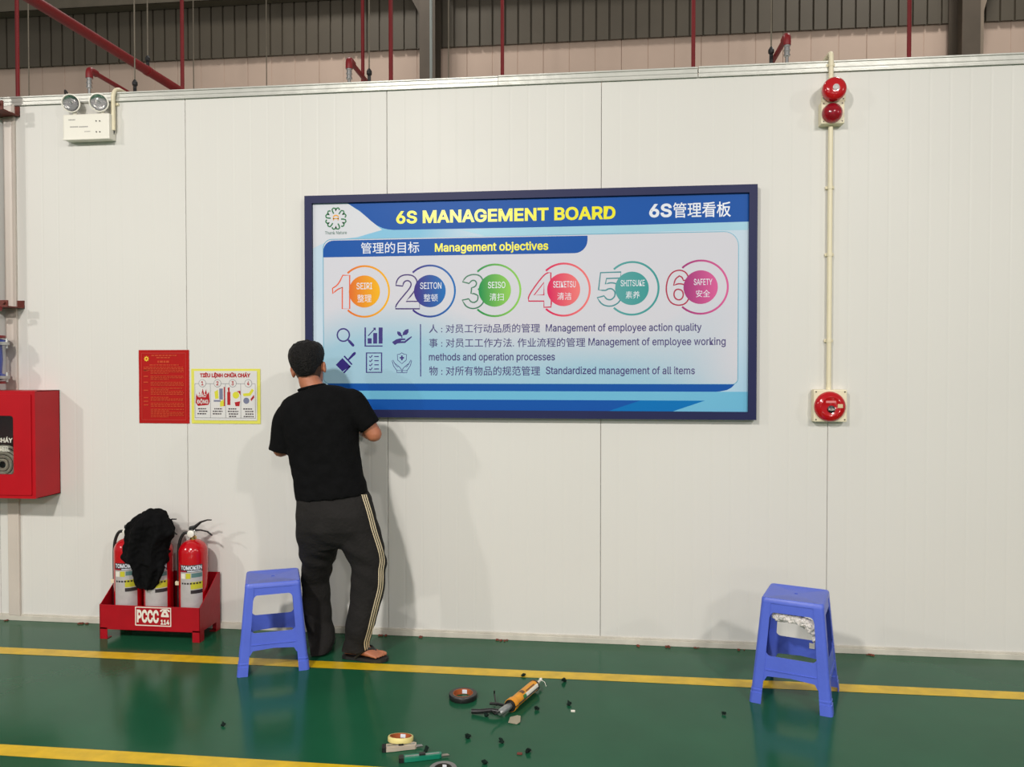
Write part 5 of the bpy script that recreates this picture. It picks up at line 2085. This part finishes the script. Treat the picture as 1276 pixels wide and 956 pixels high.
gsk(L * .42, L * .98, -.3, .75, WHITE, 'cartridge_label')
gsk(L * .33, L * .45, -.2, .7, mat('seal_green', s2l(40, 120, 60), .4), 'cartridge_label', .0251)
gsk(L * .50, L * .85, .85, 1.1, mat('seal_brown', s2l(110, 70, 30), .4), 'cartridge_label', .0251)
gsk(L * .36, L * .46, .95, 1.9, mat('seal_brown2', s2l(96, 60, 30), .4), 'cartridge_label', .0251)
mb = MB()
mb.tube([gA - f * .004, gA + f * .022], .0285, 24)
mb.done('rear_collar', mat('collar_orange', s2l(232, 150, 24), .4), gun, True)
mb = MB()
mb.tube([gA - f * .008, gA - f * .002], .026, 24)
mb.tube([gB - f * .012, gB - f * .004], .0262, 24)
for sg in (-1, 1):
    mb.tube([gA - f * .005 + s * .0262 * sg, gB - f * .006 + s * .0262 * sg], .003, 8)
mb.done('cradle', DARK, gun, True)
mb = MB()
g2 = FL(622, 889, .024)
mb.tube([gA - f * .002, gA.lerp(g2, .4), gA.lerp(g2, .8), g2], [.013, .0155, .015, .010], 12, smooth=3)
mb.done('gun_body', STEEL, gun, True)
mb = MB()
hq = gA.lerp(g2, .75)
e0 = FL(588, 890)
e0.z = .012
mb.tube([hq + V(0, 0, -.006), hq.lerp(e0, .35) + V(0, 0, .004), hq.lerp(e0, .7), e0], [.012, .0095, .010, .0105], 12, smooth=4)
mb.done('grip', DARK, gun, True)
mb = MB()
e1_ = FL(612, 887)
e1_.z = .02
mb.tube([gA - f * .02 + s * .006, e1_ + V(.03, .02, .006), e1_ + V(-.01, .035, .0)], [.007, .006, .006], 10, smooth=4)
mb.tube([gA - f * .02, gA - f * .11 + s * .02, gA - f * .125 + s * .03 + V(0, 0, .02)], [.0035, .0035, .0035], 8)
mb.done('trigger', DARK, gun, True)
mb = MB()
q0 = FL(616, 873)
mb.tube([e1_ + V(.02, .02, .0), V(q0.x, q0.y, .03), V(q0.x, q0.y, .045)], .0035, 8)
mb.done('release_lever', DARK, gun, True)

# a scrap of tape and small dark offcuts
sc_ = FL(641.5, 899.5)
mb = MB()
mb.prism([(-.026, -.018), (.012, -.026), (.024, -.012), (.023, .020), (.008, .026), (-.022, .018)], lambda u, v, d: V(sc_.x + u, sc_.y + v, .001 + d + .012 * (v + .026) / .05 * (1 + u * 12)), .002)
tag(mb.done('tape_scrap', mat('scrap_beige', s2l(150, 142, 122), .6, var=.1)), 'small beige scrap of tape below the sealant gun', 'scrap')
OFF = mat('offcut_green', (.004, .014, .010), .8, var=.3, spec=.2)
for i, (x, y, big, lab) in enumerate(((278, 905, 1.0, 'tiny dark offcut alone on the floor below the left stool'), (583, 920, 1.2, 'dark offcut between the black tape roll and the bottom edge'),
                          (625, 926, 1.1, 'dark offcut below the beige scrap, left of a pair'), (658, 938, 1.3, 'dark pointed offcut near the bottom, right of the brown one'),
                          (604, 952, 1.2, 'dark offcut nearest the bottom edge of the photo'), (531, 937, 1.1, 'dark offcut just above the green box cutter'),
                          (606, 893, 1.0, 'dark offcut under the grip of the caulking gun'), (652, 843, 1.2, 'dark offcut on the yellow line left of the nozzle'),
                          (703, 850, 1.3, 'dark offcut at the edge of the yellow line right of the nozzle'), (669, 885, 1.1, 'dark offcut to the right of the sealant tube'),
                          (709, 879, 1.1, 'dark offcut beside the shiny white chip'), (902, 891, .9, 'tiny dark offcut to the left of the lone stool'))):
    c = FL(x, y)
    mb = MB()
    rnd = random.Random(i)
    k = .013 * big
    for q in range(3):
        ax = rnd.uniform(0, 2 * PI)
        pA = V(c.x, c.y, .003) + V(math.cos(ax), math.sin(ax), 0) * k * .6
        pB = V(c.x, c.y, .003) - V(math.cos(ax), math.sin(ax), 0) * k * .8 + V(0, 0, rnd.uniform(.002, .014) * big)
        mb.tube([pA, (pA + pB) / 2 + V(0, 0, .003), pB], [.004 * big, .006 * big, .003 * big], 5)
    tag(mb.done('plastic_offcut', OFF), lab, 'scrap', 'offcuts scattered on the floor')
c = FL(714, 887)
mb = MB()
mb.box((c.x - .009, c.y - .005, 0), (c.x + .009, c.y + .005, .006), .001)
tag(mb.done('white_chip', WHITE), 'tiny shiny white chip on the floor right of the sealant gun', 'scrap')
c = FL(647.5, 940)
mb = MB()
mb.box((c.x - .010, c.y - .007, 0), (c.x + .010, c.y + .006, .005), .001)
tag(mb.done('brown_chip', RUST), 'tiny brown chip on the floor near the bottom edge', 'scrap')
